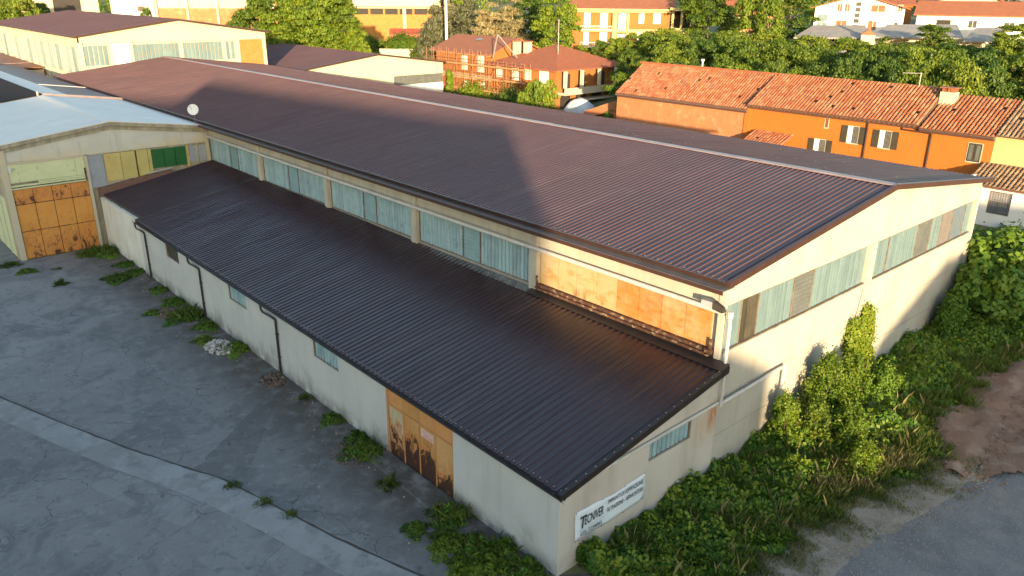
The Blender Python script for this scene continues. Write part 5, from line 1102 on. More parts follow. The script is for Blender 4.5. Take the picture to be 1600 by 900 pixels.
# ------------------------------------------------------------------ trees
def crown_mesh(name, mat, seed, H, Rr, zlo, nclump, leaves, lsize, shape='round', clr=.26, aspect=1.5):
    g = np.random.default_rng(seed); C = []; Nn = []; T = []
    for i in range(nclump):
        t = g.random(); a = g.uniform(0, 2*math.pi)
        z = zlo+(H-zlo)*(t if shape != 'cone' else 1-math.sqrt(1-t*.98))
        if shape == 'round': rad = Rr*math.sqrt(max(.03, 1-abs(2*((z-zlo)/(H-zlo))-.85)**2.2/1.6))
        elif shape == 'col': rad = Rr*(.75+.25*math.sin((z-zlo)/(H-zlo)*math.pi))*(1 if t < .85 else .6)
        else: rad = Rr*(1-(z-zlo)/(H-zlo))*1.05+.15
        rr = rad*g.uniform(.45, 1.0)*g.uniform(.85, 1.12)
        c = np.array([math.cos(a)*rr, math.sin(a)*rr, z]); cr = Rr*clr*g.uniform(.6, 1.25)*(1 if shape != 'cone' else .35+.9*rad/Rr)
        n = int(leaves*g.uniform(.7, 1.3)); d = g.normal(size=(n, 3)); d /= np.linalg.norm(d, axis=1, keepdims=True)
        d[:, 2] = np.abs(d[:, 2])*.9-.25
        sq = np.array([1, 1, .75]) if shape != 'cone' else np.array([1.25, 1.25, .45])
        C.append(c+d*sq*cr*np.exp(g.normal(-.2, .34, (n, 1)))); Nn.append(d+g.normal(0, .55, (n, 3))+np.array([0, 0, .25]))
        T.append(np.clip(g.normal(.2+.45*g.random(), .22, n), 0, 1))
    C = np.concatenate(C); Nn = np.concatenate(Nn); T = np.concatenate(T)
    return leaf_mesh(name, C, Nn, lsize*g.uniform(.7, 1.3, len(C)), mat, aspect, seed, T)
def trunk_mesh(name, mat, seed, H, r, spread, nl=6):
    g = random.Random(seed); mb = MB(); top = (g.uniform(-.2,.2), g.uniform(-.2,.2), H*.72)
    mb.tube([(0,0,-.8),(g.uniform(-.08,.08),0,H*.25),(top[0]*.6,top[1]*.6,H*.5),top], r, 7, r*.35)
    for i in range(nl):
        z = H*g.uniform(.28, .6); a = i*2.4+g.uniform(-.4,.4); L = spread*g.uniform(.6,.95)
        mb.tube([(0,0,z),(math.cos(a)*L*.5,math.sin(a)*L*.5,z+L*.35),(math.cos(a)*L,math.sin(a)*L,z+L*.62)], r*.42, 5, r*.1)
    return mb.mesh(name, mat)
# prototypes, 10 m high and 8 m across, three or so of each kind
PROTO = {}
def proto(k, mat, seeds, shape, bark, n, lv, ls, zlo=1.6, clr=.26, asp=1.5):
    PROTO[k] = [(crown_mesh('crown', mat, s, 9.6, 3.9, zlo, n, lv, ls, shape, clr, asp), trunk_mesh('trunk', bark, s, 9.5, .24, 3.0)) for s in seeds]
proto('a', X['leaf'], (1, 2, 3), 'round', X['bark'], 95, 190, .27, 1.4, .22)
proto('b', X['leaf'], (4, 5, 6), 'round', X['bark'], 80, 200, .27, 1.0, .25)
proto('d', X['leafdark'], (7, 8, 9), 'round', X['bark'], 95, 190, .27, 1.0, .22)
proto('l', X['leaflight'], (10, 11, 12), 'round', X['bark'], 95, 190, .27, .8, .22)
proto('p', X['leaflight'], (13, 14), 'col', X['barkpale'], 70, 130, .34, .8, .30)
proto('c', X['leafdark'], (15,), 'cone', X['bark'], 60, 80, .38, .4, .34)
proto('g', X['leafgrey'], (16, 17, 18), 'cone', X['barkpale'], 95, 95, .42, .8, .36, 3.2)
proto('h', X['hay'], (19, 20), 'cone', X['barkpale'], 80, 95, .40, .8, .36, 3.0)
proto('o', X['leaflight'], (21, 22), 'round', X['barkpale'], 22, 70, .7, 3.8, .34)
KIND = {'a': ('leafy_tree', 'mid green bushy tree', 'tree', 'leafy trees behind the farmhouse and sheds'), 'b': ('leafy_tree', 'rounded green tree with heavy leaf clumps', 'tree', 'rounded trees behind the farmhouse and sheds'),
        'd': ('dark_tree', 'dark green dense tree', 'tree', 'dark trees in the far belt'), 'l': ('light_tree', 'fresh yellow green leafy tree', 'tree', 'fresh green trees'),
        'p': ('poplar_tree', 'slim upright poplar catching the sun', 'poplar', 'poplars right of the loggia house'), 'c': ('cypress_tree', 'small dark pointed conifer in front of the carport', 'conifer', None),
        'g': ('conifer_tree', 'grey green conifer with layered boughs', 'conifer', 'conifers behind the ochre scaffolded house'), 'h': ('conifer_tree', 'straw coloured conifer with layered boughs', 'conifer', 'straw coloured conifers'), 'o': ('orchard_tree', 'young orchard tree with thin pale trunk', 'tree', 'young orchard trees in the garden')}
def place_tree(x, y, h, wdt, k, label=None, z=None, seed=None):
    g = random.Random(int(x*31+y*17)); cm, tm = g.choice(PROTO[k]); nm, lb, cat, grp = KIND[k]
    o = bpy.data.objects.new(nm, None); COL.objects.link(o)
    o.location = (x, y, terrain(x, y) if z is None else z); o.rotation_euler = (0, 0, g.uniform(0, 6.28)); o.scale = (wdt/8.6, wdt/8.6, h/10)
    o['label'] = label or lb; o['category'] = cat
    if grp: o['group'] = grp
    for nm2, me in (('crown', cm), ('trunk', tm)):
        c = bpy.data.objects.new(nm2, me); COL.objects.link(c); c.parent = o
    return o
TREES = [
    (67.2, 54.5, 8.9, 6.3, 'a'), (72.8, 54.5, 8.3, 6.6, 'b'), (78.2, 52.5, 9.0, 6.8, 'd'), (77.8, 48.5, 9.5, 6.6, 'b'), (78.1, 44.5, 9.8, 6.5, 'b'), (78.0, 39.5, 10.8, 6.3, 'd'),
    (77.9, 35.4, 10.3, 6.2, 'b'), (78.4, 33.2, 10.9, 6.2, 'd'), (78.4, 29.6, 11.7, 6.1, 'd'), (78.2, 25.4, 12.3, 6.0, 'd'), (78.4, 22.2, 11.6, 5.9, 'b'), (78.7, 20.0, 12.3, 5.9, 'a'),
    (78.1, 16.9, 12.0, 5.8, 'a'), (81.1, 15.0, 11.8, 5.9, 'd'), (80.7, 62.4, 7.7, 8.0, 'b'), (80.0, 57.3, 10.4, 7.8, 'a'), (83.6, 54.2, 11.0, 7.9, 'd'), (82.8, 47.9, 12.1, 7.6, 'a'),
    (87.2, 45.7, 11.5, 7.8, 'b'), (86.2, 41.5, 11.0, 7.6, 'a'), (93.4, 40.9, 9.5, 8.0, 'd'), (87.7, 32.6, 11.1, 7.4, 'd'), (94.7, 32.5, 10.5, 7.8, 'a'), (94.1, 28.4, 10.9, 7.7, 'b'),
    (92.7, 24.1, 11.1, 7.5, 'a'), (95.8, 21.5, 10.8, 7.6, 'd'), (97.7, 17.7, 10.6, 7.7, 'b'), (89.7, 66.2, 9.2, 8.2, 'a'), (99.3, 65.4, 7.9, 8.7, 'd'), (96.9, 58.7, 9.1, 8.3, 'a'),
    (103.5, 56.1, 7.7, 8.6, 'b'), (102.7, 48.3, 8.2, 8.3, 'b'), (106.4, 44.8, 7.3, 8.4, 'a'), (107.3, 39.1, 7.0, 8.3, 'a'), (108.9, 35.7, 7.0, 8.3, 'a'), (111.2, 30.3, 7.0, 8.3, 'b'),
    (114.6, 27.8, 6.0, 8.5, 'd'), (84.2, 25.1, 12.6, 5.0, 'l'), (110.8, 44.1, 5.7, 4.2, 'a'), (115.9, 42.7, 6.6, 3.6, 'c'), (122.2, 37.8, 6.3, 6.4, 'a'), (127.7, 27.8, 6.3, 7.5, 'a'),
    (106.9, 20.4, 9.9, 7.5, 'a'), (87.4, 27.8, 12.1, 5.6, 'd'), (113.8, 74.8, 12.1, 10.5, 'b'), (121.8, 84.3, 10.3, 8.5, 'b'), (111.1, 64.4, 12.6, 5.5, 'p'), (110.2, 60.2, 12.2, 4.9, 'p'),
    (130.1, 67.7, 10.3, 9.8, 'd'), (128.1, 78.6, 7.5, 5.7, 'd'), (90.4, 84.7, 5.2, 3.6, 'l'), (90.5, 80.2, 6.4, 4.0, 'a'), (90.8, 76.9, 7.1, 4.9, 'l'), (91.7, 74.2, 7.8, 5.1, 'l'),
    (94.2, 72.8, 7.7, 5.2, 'a'), (95.0, 70.1, 8.4, 5.8, 'a'), (92.3, 65.4, 8.7, 6.1, 'b'), (82.3, 66.8, 7.9, 5.3, 'b'), (78.9, 61.4, 8.2, 5.1, 'a'), (90.9, 82.7, 4.2, 3.1, 'a'),
    (90.8, 91.5, 13.7, 8.3, 'l'), (92.8, 130.6, 15.3, 7.6, 'g'), (103.4, 140.2, 15.8, 11.4, 'g'), (96.8, 125.0, 15.0, 10.5, 'g'), (92.8, 112.8, 14.2, 10.3, 'h'), (101.5, 115.8, 14.4, 8.8, 'h'),
    (110.5, 121.1, 12.7, 8.7, 'd'), (107.3, 113.1, 12.5, 6.5, 'd'), (101.3, 146.8, 9.1, 5.0, 'g'), (109.2, 127.7, 9.2, 9.5, 'd'), (52.9, 134.7, 15.6, 9.6, 'a'), (59.4, 137.1, 16.7, 11.9, 'l'),
    (61.8, 130.2, 16.0, 11.8, 'l'), (67.5, 130.5, 16.4, 11.2, 'a'), (69.5, 130.5, 13.6, 8.7, 'l'), (69.4, 125.9, 9.6, 5.5, 'l'), (53.9, 130.9, 12.6, 9.4, 'l'), (59.4, 130.4, 11.5, 10.4, 'l'),
    (65.6, 130.4, 10.5, 10.0, 'l'), (69.7, 130.4, 8.5, 6.5, 'l'), (52.2, 138.3, 12.6, 8.4, 'b'), (69.7, 123.4, 6.9, 3.5, 'l'), (27.0, 195.4, 14.6, 8.2, 'a'), (24.1, 195.9, 13.8, 7.2, 'b'),
    (31.3, 201.6, 13.0, 7.4, 'd'), (43.2, 165.3, 13.1, 3.8, 'd'), (62.4, 66.1, 7.3, 3.2, 'o'), (60.2, 65.4, 6.9, 2.4, 'o'), (64.1, 65.9, 6.7, 2.5, 'o'), (58.7, 65.5, 6.7, 2.0, 'o'),
]
def where(x, y, k):
    """a label that says where a tree of the far belts stands"""
    base = KIND[k][1]
    if k in 'ghpco': return None
    if x > 60 and y < 53 and x < 86: return base+' behind the farmhouse ridge'
    if x > 85 and y < 55: return base+' below the carport'
    if y > 160: return base+' beyond the tall shed'
    if y > 95 and x < 70: return base+' beyond the rear shed'
    if y > 95: return base+' among the conifers'
    if x > 105: return base+' right of the loggia house'
    return base+' below the yellow house'
ORD = ['first', 'second', 'third', 'fourth', 'fifth', 'sixth', 'seventh', 'eighth', 'ninth', 'tenth', 'eleventh', 'twelfth', 'thirteenth', 'fourteenth']
rows = {}
for t_ in TREES: rows.setdefault(where(t_[0], t_[1], t_[4]) or KIND[t_[4]][1], []).append(t_)
for lb, ts_ in rows.items():
    ts_.sort(key=lambda q: -math.atan2(q[1]+15.3, q[0]+16))           # left to right as the photograph sees them
    for i, t_ in enumerate(ts_):
        if len(ts_) == 1: o = place_tree(*t_, label=lb)
        else:
            o = place_tree(*t_, label=lb+', '+(ORD[i]+' from left' if i < 13 else 'rightmost')); o['group'] = lb+'s' if False else 'trees: '+lb
# far woodland on the rising ground, one mass
g = np.random.default_rng(77); C = []; Nn = []; T = []
for i in range(520):
    a = g.uniform(R(8), R(88)); d = g.uniform(215 if a < R(44) else 330, 560); x, y = -16+math.cos(a)*d, -15.3+math.sin(a)*d
    z = terrain(x, y); h = g.uniform(6, 11); n = 260; dd = g.normal(size=(n, 3)); dd /= np.linalg.norm(dd, axis=1, keepdims=True)
    C.append(np.array([x, y, z+h*.5])+dd*np.array([4.5, 4.5, h*.55])*g.uniform(.7, 1.05, (n, 1))); Nn.append(dd+g.normal(0, .5, (n, 3))); T.append(np.clip(g.normal(.3, .25, n), 0, 1))
C = np.concatenate(C); wd_ = bpy.data.objects.new('woodland', leaf_mesh('woodland', C, np.concatenate(Nn), .85, X['leaf'], 1.4, 5, np.concatenate(T))); COL.objects.link(wd_); wd_['kind'] = 'stuff'

# ------------------------------------------------------------------ green strip beside the gable
BX = [1.2, 3.0, 5.0, 6.2, 8.0, 10.0, 12.4, 14.5, 16.8, 18.8, 20.6, 22.0, 24.0, 27.7, 31.8, 38, 48, 60]
BY = [-1.6, -3.4, -4.3, -4.4, -4.2, -4.4, -4.6, -5.2, -5.6, -5.4, -4.2, -3.9, -4.6, -4.1, -4.9, -6, -7, -8]
def edge(x): return np.interp(x, BX, BY)
def mound(x, y):
    return .32+.30*np.sin(x*.9+1.3)*np.cos(y*1.3+.4)+.22*np.sin(x*2.1+y*1.7)+.16*np.sin(x*4.3-y*3.1)+.10*np.sin(x*7.1+y*8.3)
def scatter(n, x0, x1, f0, f1, seed):
    """points between fractions f0 and f1 of the strip, 0 at the wall and 1 at its outer edge"""
    g = np.random.default_rng(seed); x = g.uniform(x0, x1, n); f = g.uniform(f0, f1, n); e = edge(x)+.35*np.sin(x*2.3)+.25*np.sin(x*5.1+1); wall = np.where(x < 9.0, -.03, np.where(x < 35.5, .12, 3.0))
    return x, wall+(e-wall)*f, f, g
def ivy(name, n, x0, x1, f0, f1, hmul, size, mat, seed, base=.1):
    x, y, f, g = scatter(n, x0, x1, f0, f1, seed); h = np.maximum(.06, base+mound(x, y)*hmul)*np.clip((1.08-f)*2.2, .12, 1)
    z = h*np.sqrt(g.random(n)); e = .06
    gx = (mound(x+e, y)-mound(x-e, y))/(2*e)*hmul; gy = (mound(x, y+e)-mound(x, y-e))/(2*e)*hmul
    Nn = np.stack([-gx, -gy, np.full(n, 1.0)], 1)+g.normal(0, .55, (n, 3))
    tn = np.clip(.15+.55*(mound(x*1.7+3, y*1.7)-.1)+g.normal(0, .2, n), 0, 1)
    o = bpy.data.objects.new(name, leaf_mesh(name, np.stack([x, y, z], 1), Nn, size*g.uniform(.6, 1.35, n), mat, 1.5, seed, tn)); COL.objects.link(o); o['kind'] = 'stuff'; return o
ivy('ground_ivy', 110000, .9, 20, 0, 1.0, .8, .10, X['ivy'], 1, .28)
ivy('ground_ivy', 90000, 18, 44, 0, 1.0, .9, .13, X['ivy'], 2, .35)
ivy('weed_cover', 16000, 36, 60, -.2, 1.0, .8, .24, X['leafdark'], 3, .2)
def grass(name, n, x0, x1, f0, f1, h, mat, seed, wdt=.03):
    x, y, f, g = scatter(n, x0, x1, f0, f1, seed)
    keep = (np.sin(x*1.9+1)*np.cos(y*2.3)+.5*np.sin(x*5+y*4)) > -.55; x, y = x[keep], y[keep]; m = len(x)
    o = bpy.data.objects.new(name, blade_mesh(name, np.stack([x, y, np.zeros(m)], 1), h*g.uniform(.45, 1.2, m), wdt, mat, seed, .5)); COL.objects.link(o); o['kind'] = 'stuff'
grass('long_grass', 26000, 9, 34, .45, 1.02, .55, X['grassblade'], 4, .022)
grass('dry_grass', 3500, 11.5, 16.5, .66, .98, .6, X['hay'], 5, .02)
grass('dry_grass', 12000, 4, 32, .93, 1.2, .16, X['hay'], 6, .022)
grass('long_grass', 5000, 5, 22, .88, 1.10, .25, X['grassblade'], 7, .03)
grass('long_grass', 9000, 34, 60, .5, 1.2, .5, X['grassblade'], 8, .05)

grass('long_grass', 6000, 1.2, 13, .05, .95, .55, X['grassblade'], 12, .02)
ivy('broad_weeds', 12000, 1.0, 22, .0, 1.0, 1.0, .15, X['leaflight'], 13, .34)
ivy('broad_weeds', 9000, 20, 42, .0, 1.0, 1.1, .17, X['leaflight'], 14, .40)
grass('dead_stalks', 900, 2, 34, .1, .95, .95, X['hay'], 15, .015)
def stones(name, n, pts, spread, s0, s1, mat, seed):
    g = random.Random(seed); mb = MB()
    for i in range(n):
        k = g.randrange(len(pts)-1); t = g.random(); x = pts[k][0]+(pts[k+1][0]-pts[k][0])*t+g.gauss(0, spread); y = pts[k][1]+(pts[k+1][1]-pts[k][1])*t+g.gauss(0, spread); s = g.uniform(s0, s1)
        z = .006; mb.hull8([(x-s,y-s,z),(x+s,y-s*.6,z),(x+s*.7,y+s,z),(x-s*.8,y+s*.8,z)], [(x-s*.5,y-s*.6,z+s),(x+s*.6,y-s*.4,z+s*.7),(x+s*.4,y+s*.6,z+s),(x-s*.5,y+s*.5,z+s*.8)])
    o = mb.build(name, mat); o['kind'] = 'stuff'
EDGE_ = [(3.0,-6.0),(5.6,-5.6),(7.5,-5.6),(10.2,-5.9),(13.5,-6.5),(16.6,-7.1),(20.5,-8.3)]
stones('gravel_stones', 1500, EDGE_, .55, .015, .05, X['gravel'], 3); stones('gravel_stones', 500, EDGE_, 1.0, .015, .04, X['grime'], 4)
stones('earth_clods', 700, [(17,-7),(20,-6.5),(24,-6.5),(28,-6),(34,-7)], .9, .03, .10, X['dirt'], 5)
grass('sparse_grass', 5000, 5, 22, 1.0, 1.32, .16, X['grassblade'], 16, .02)
def bush(name, label, cat, x, y, h, rx, ry, n, ls, mat, seed, grp=None, z=0, nst=7, lean=(0,0), dens=120, clr=.30):
    """shrub: stems from the base, leaves in clumps along and above them"""
    t = thing(name, label, cat, (x, y, z), grp); g = np.random.default_rng(seed); C = []; Nn = []; T = []; st = MB()
    for i in range(nst):
        a = g.uniform(0, 6.28); q = g.uniform(.3, .95)
        tip = np.array([x+math.cos(a)*rx*q+lean[0], y+math.sin(a)*ry*q+lean[1], z+h*g.uniform(.6, .98)]); st.tube([(x+math.cos(a)*.1, y+math.sin(a)*.1, z-.1), tuple((np.array([x, y, z])+tip)/2+g.normal(0, .08, 3)), tuple(tip)], .03, 5, .008)
    n = int(n*1.7); ls *= .72; clr *= .78; dens *= 1.5
    for i in range(n):
        u = g.random()**.8; a = g.uniform(0, 6.28); q = math.sqrt(g.random())*(1.0-.6*u**1.5)*(1+.3*math.sin(a*3+seed))
        c = np.array([x+math.cos(a)*rx*q+lean[0]*u, y+math.sin(a)*ry*q+lean[1]*u, z+.1+h*.93*u*(.75+.25*math.cos(q*1.5))])
        r_ = max(rx, ry)*clr*g.uniform(.5, 1.15); m = int(dens*g.uniform(.6, 1.4)); d = g.normal(size=(m, 3)); d /= np.linalg.norm(d, axis=1, keepdims=True)
        C.append(c+d*r_*np.exp(g.normal(-.25, .42, (m, 1)))*np.array([.8, .8, 1.45])); Nn.append(d+g.normal(0, .6, (m, 3))+np.array([0, 0, .3])); T.append(np.clip(g.normal(.15+.5*g.random(), .2, m), 0, 1))
    C = np.concatenate(C); C[:, 2] = np.maximum(C[:, 2], z+.03)
    me = leaf_mesh('foliage', C-np.array([x, y, z]), np.concatenate(Nn), ls*g.uniform(.6, 1.3, len(C)), mat, 1.6, seed, np.concatenate(T))
    o = bpy.data.objects.new('foliage', me); COL.objects.link(o); o.parent = t
    st.build('stem', X['bark'], t); return t
bush('tall_shrub', 'sunlit yellow green shrub, the tallest against the warehouse gable', 'shrub', 16.6, -.85, 3.6, 1.5, .8, 46, .15, X['leaflight'], 31, dens=130)
bush('shrub', 'sunlit leafy shrub beside the L-shaped white pipe', 'shrub', 13.5, -.75, 2.6, 1.1, .7, 34, .14, X['leaflight'], 32, dens=120)
bush('shrub', 'dark leafy shrub in the shade between the two sunlit shrubs', 'shrub', 14.9, -1.6, 1.9, .9, .8, 26, .14, X['leaf'], 33, dens=110)
bush('shrub', 'low sunlit shrub at the front of the green strip below the tallest shrub', 'shrub', 15.6, -2.7, 1.9, 1.2, .9, 30, .14, X['leaflight'], 34, dens=110)
bush('shrub', 'wide sunlit shrub left of the creeper on the gable', 'shrub', 18.9, -1.2, 2.9, 1.4, .9, 34, .15, X['leaflight'], 35, dens=110)
bush('shrub', 'shaded green shrub below the creeper on the gable', 'shrub', 21.3, -1.6, 1.4, 1.6, 1.0, 34, .16, X['ivy'], 36, dens=110)
bush('shrub', 'pale seeding shrub at the outer edge of the green strip', 'shrub', 14.2, -4.1, 1.1, 1.2, .8, 26, .11, X['leaflight'], 37, dens=90)
# creeper climbing the gable under the middle pillar
cp = thing('creeper', 'sunlit climbing creeper on the gable wall below the middle pillar', 'creeper', (22.6, 0, 0)); g = np.random.default_rng(41); C = []; Nn = []; T = []
for i in range(210):
    k = g.random(); rr = math.sqrt(g.random())*(1 if g.random() < .8 else 1.3); a = g.uniform(0, 6.28)
    if k < .25: xx, z = 20.75+math.cos(a)*rr*.48, 3.0+math.sin(a)*rr*.95
    elif k < .52: xx, z = 22.05+math.cos(a)*rr*.5, 3.05+math.sin(a)*rr*1.25
    else: xx, z = 21.6+math.cos(a)*rr*1.15+(.3 if g.random() < .3 else 0), 1.25+math.sin(a)*rr*1.35
    z = max(.1, z); c = np.array([xx, YG-.16-g.random()*.55*(1-z/5.5), z]); m = 95; d = g.normal(size=(m, 3)); d /= np.linalg.norm(d, axis=1, keepdims=True)
    C.append(c+d*np.array([.26, .2, .30])*np.exp(g.normal(-.2, .4, (m, 1)))); Nn.append(d+np.array([0, -.9, .3])+g.normal(0, .5, (m, 3))); T.append(np.clip(g.normal(.2+.5*g.random(), .2, m), 0, 1))
C = np.concatenate(C); C[:, 1] = np.minimum(C[:, 1], YG-.03)
o = bpy.data.objects.new('foliage', leaf_mesh('foliage', C-np.array([22.6, 0, 0]), np.concatenate(Nn), .115*g.uniform(.6, 1.3, len(C)), X['leaflight'], 1.5, 4, np.concatenate(T))); COL.objects.link(o); o.parent = cp
st = MB()
for k in range(5): st.tube([(21.0+k*.35,YG-.05,0),(21.2+k*.25,YG-.06,2.0),(20.9+k*.35,YG-.05,3.5+.1*k)], .025, 5, .01)
st.tube([(20.9,YG-.03,3.4),(21.35,YG-.03,5.5)], .02, 5, .008); st.build('stem', X['bark'], cp)
# fig-like tree at the far corner of the gable
ft = thing('fig_tree', 'large dark green broad-leaved tree at the far corner of the warehouse gable', 'tree', (37.2, -1.2, 0)); g = np.random.default_rng(51); C = []; Nn = []; T = []
for i in range(150):
    d0 = g.normal(size=3); d0 /= np.linalg.norm(d0); d0[2] = abs(d0[2]); q = g.uniform(.5, 1.0)
    c = np.array([37.2, -1.1, 1.4])+d0*np.array([4.9, 2.9, 4.3])*q*g.uniform(.9, 1.06); m = 80; d = g.normal(size=(m, 3)); d /= np.linalg.norm(d, axis=1, keepdims=True)
    c[1] = min(c[1], -.2) if c[0] < 36.2 else c[1]
    C.append(c+d*np.array([.62, .62, .5])*g.uniform(.4, 1.1, (m, 1))); Nn.append(d*.7+d0*.6+g.normal(0, .5, (m, 3))+np.array([0, 0, .35])); T.append(np.clip(g.normal(.1+.5*g.random(), .2, m), 0, 1))
C = np.concatenate(C); C[:, 2] = np.maximum(C[:, 2], .1); sel = ~((C[:, 0] < 35.55) & (C[:, 1] > .05)); C = C[sel]; Nn = np.concatenate(Nn)[sel]; T = np.concatenate(T)[sel]
o = bpy.data.objects.new('crown', leaf_mesh('crown', C-np.array([37.2, -1.2, 0]), Nn, .30*g.uniform(.6, 1.35, len(C)), X['ivy'], 1.5, 4, T)); COL.objects.link(o); o.parent = ft
st = MB()
for k in range(7): a = k*.9; st.tube([(37.2,-1.2,-.2),(37.2+math.cos(a)*.8,-1.2+math.sin(a)*.6,1.6),(37.2+math.cos(a)*2.6,-1.2+math.sin(a)*1.3,3.2)], .13, 6, .03)
st.build('trunk', X['bark'], ft)
bush('shrub', 'shaded bush in front of the white cottage wall at the right edge', 'shrub', 50, 2.0, 1.4, 3.0, 1.6, 40, .26, X['leafdark'], 53)
bush('shrub', 'low bush left of the dark fig tree against the gable foot', 'shrub', 31.8, -.9, 2.3, 1.6, .8, 40, .22, X['ivy'], 54)
bush('creeper_column', 'bright yellow green creeper at the right end of the rear shed', 'creeper', 66.8, 92.6, 7.0, .9, .7, 46, .42, X['leaflight'], 55, nst=3)
bush('hedge', 'sunlit shrubs in the garden below the scaffolding', 'shrub', 70, 90, 2.6, 2.6, 5.0, 60, .4, X['leaflight'], 56, z=.6)
bush('hedge', 'dark garden shrubs beside the orchard trees behind the warehouse', 'shrub', 68, 78, 2.0, 2.2, 6.0, 60, .4, X['leafdark'], 57, z=.6)
bush('hedge', 'green bushes along the low cream garden wall', 'shrub', 97, 141, 2.2, 4.0, 3.5, 60, .6, X['leaf'], 58, z=terrain(97,142))

# ------------------------------------------------------------------ weeds, rubble and litter on the yard
def weed(x, y, r, h, mat, seed, label, grp='weed clumps on the yard', n=None, broad=True):
    t = thing('weed_clump', label, 'weed', (x, y, .004), grp); g = np.random.default_rng(seed); n = n or int(420*r*r*6+160)
    a = g.uniform(0, 6.28, n); q = g.random(n)**.75*r*1.25*(1+.35*np.sin(a*3+seed)+.2*np.sin(a*7+2*seed)); P = np.stack([np.cos(a)*q, np.sin(a)*q, np.zeros(n)], 1); hh = h*np.clip(1.15-q/r*.8, .12, 1)*(.55+.45*np.sin(P[:, 0]*9+seed)*np.cos(P[:, 1]*8))
    if broad:
        P[:, 2] = hh*np.sqrt(g.random(n)); Nn = np.stack([P[:, 0]/r, P[:, 1]/r, np.full(n, .9)], 1)+g.normal(0, .6, (n, 3))
        me = leaf_mesh('foliage', P, Nn, .10*g.uniform(.5, 1.5, n), mat, 2.2, seed)
    else: me = blade_mesh('foliage', P, hh*g.uniform(.5, 1.2, n), .03, mat, seed, .9)
    o = bpy.data.objects.new('foliage', me); COL.objects.link(o); o.parent = t
    if broad:
        m = int(n*.16); a = g.uniform(0, 6.28, m); q = g.random(m)*r*1.15; P = np.stack([np.cos(a)*q, np.sin(a)*q, np.zeros(m)], 1)
        o = bpy.data.objects.new('grass_blades', blade_mesh('grass_blade', P, h*g.uniform(.3, .95, m), .012, X['grassblade'], seed, .8)); COL.objects.link(o); o.parent = t; o['kind'] = 'stuff'
    return t
WEEDS = [(-1.0,48.3,1.1,.7,'ivy',1,'leafy weed clump at the foot of the white panels by the orange door'), (-2.1,49.3,.6,.35,'grassblade',0,'grass tuft on the ground before the orange door'),
 (-2.0,41.5,.75,.5,'ivy',1,'green weed clump out on the yard short of the first downpipe'), (-5.25,43.0,.5,.4,'grassblade',0,'grass tuft alone in the middle of the far yard'), (-6.4,47.4,.5,.35,'ivy',1,'small weed in front of the orange door'), (-7.0,49.8,.8,.35,'grassblade',0,'grass tuft by the left post of the workshop'), (-4.6,46.7,.35,.2,'grassblade',0,'tiny grass tuft right of the weed before the orange door'),
 (-.55,44.4,.6,.35,'ivy',1,'weeds along the white panel joint'), (-.5,42.2,.6,.3,'ivy',1,'weeds just beyond the far downpipe'), (-.5,37.4,.55,.3,'ivy',1,'low weeds under the dark far window'), (-.6,34.5,.7,.35,'ivy',1,'low weeds between the far window and the second downpipe'),
 (-.9,31.6,.95,.8,'ivy',1,'tall green weed clump beside the second downpipe'), (-2.35,33.6,.4,.4,'ivy',1,'small weed at the left end of the brown debris'), (-.55,29.3,.6,.4,'ivy',1,'weeds just past the second downpipe'), (-1.55,27.4,.45,.45,'ivy',1,'dense dark weed left of the white rubble'), (-.45,25.2,.8,.4,'ivy',1,'weeds between the white rubble and the wall'),
 (-.35,17.4,.5,.25,'grassblade',0,'thin grass along the wall left of the door'), (-.4,14.6,.5,.3,'ivy',1,'low weeds along the wall below the near window'), (-.4,12.4,.5,.3,'ivy',1,'low weeds along the wall nearing the rusty door'),
 (-.75,11.2,.75,.55,'ivy',1,'dark weed clump at the left jamb of the rusty door'), (-1.35,8.4,.5,.45,'grassblade',0,'grass tuft at the edge of the door apron'), (-2.25,5.3,.4,.45,'ivy',1,'small dark weed at the edge of the pale strip'),
 (-.75,5.0,.72,.7,'ivy',1,'lush weed clump at the right jamb of the rusty door'), (-1.8,3.9,.62,.5,'leaflight',1,'bright broad-leaved weed clump in front of the near wall'), (-1.15,3.0,.6,.5,'ivy',1,'green weeds in the middle of the near wall patch'), (-1.5,2.1,.8,.45,'leaflight',1,'bright grassy weeds at the bottom edge of the picture'), (-.4,2.3,.45,.55,'ivy',1,'tall stalky weed against the near wall'), (-.35,1.1,.45,.35,'ivy',1,'creeping weeds near the front corner of the lean-to'), (-.8,.7,.65,.4,'ivy',1,'weeds beside the front corner of the lean-to'), (-2.2,2.5,.5,.4,'leaflight',1,'bright weed beside the pale strip at the bottom edge'),
 (-6.2,12.6,.34,.28,'grassblade',0,'left grass tuft on the kerb of the pale strip'), (-5.75,10.7,.34,.28,'grassblade',0,'middle grass tuft on the kerb of the pale strip'), (-5.35,9.3,.3,.25,'grassblade',0,'right grass tuft on the kerb of the pale strip')]
for i, (x, y, r, h, m, br, lb) in enumerate(WEEDS): weed(x, y, r, h, X[m], 100+i, lb, broad=bool(br))
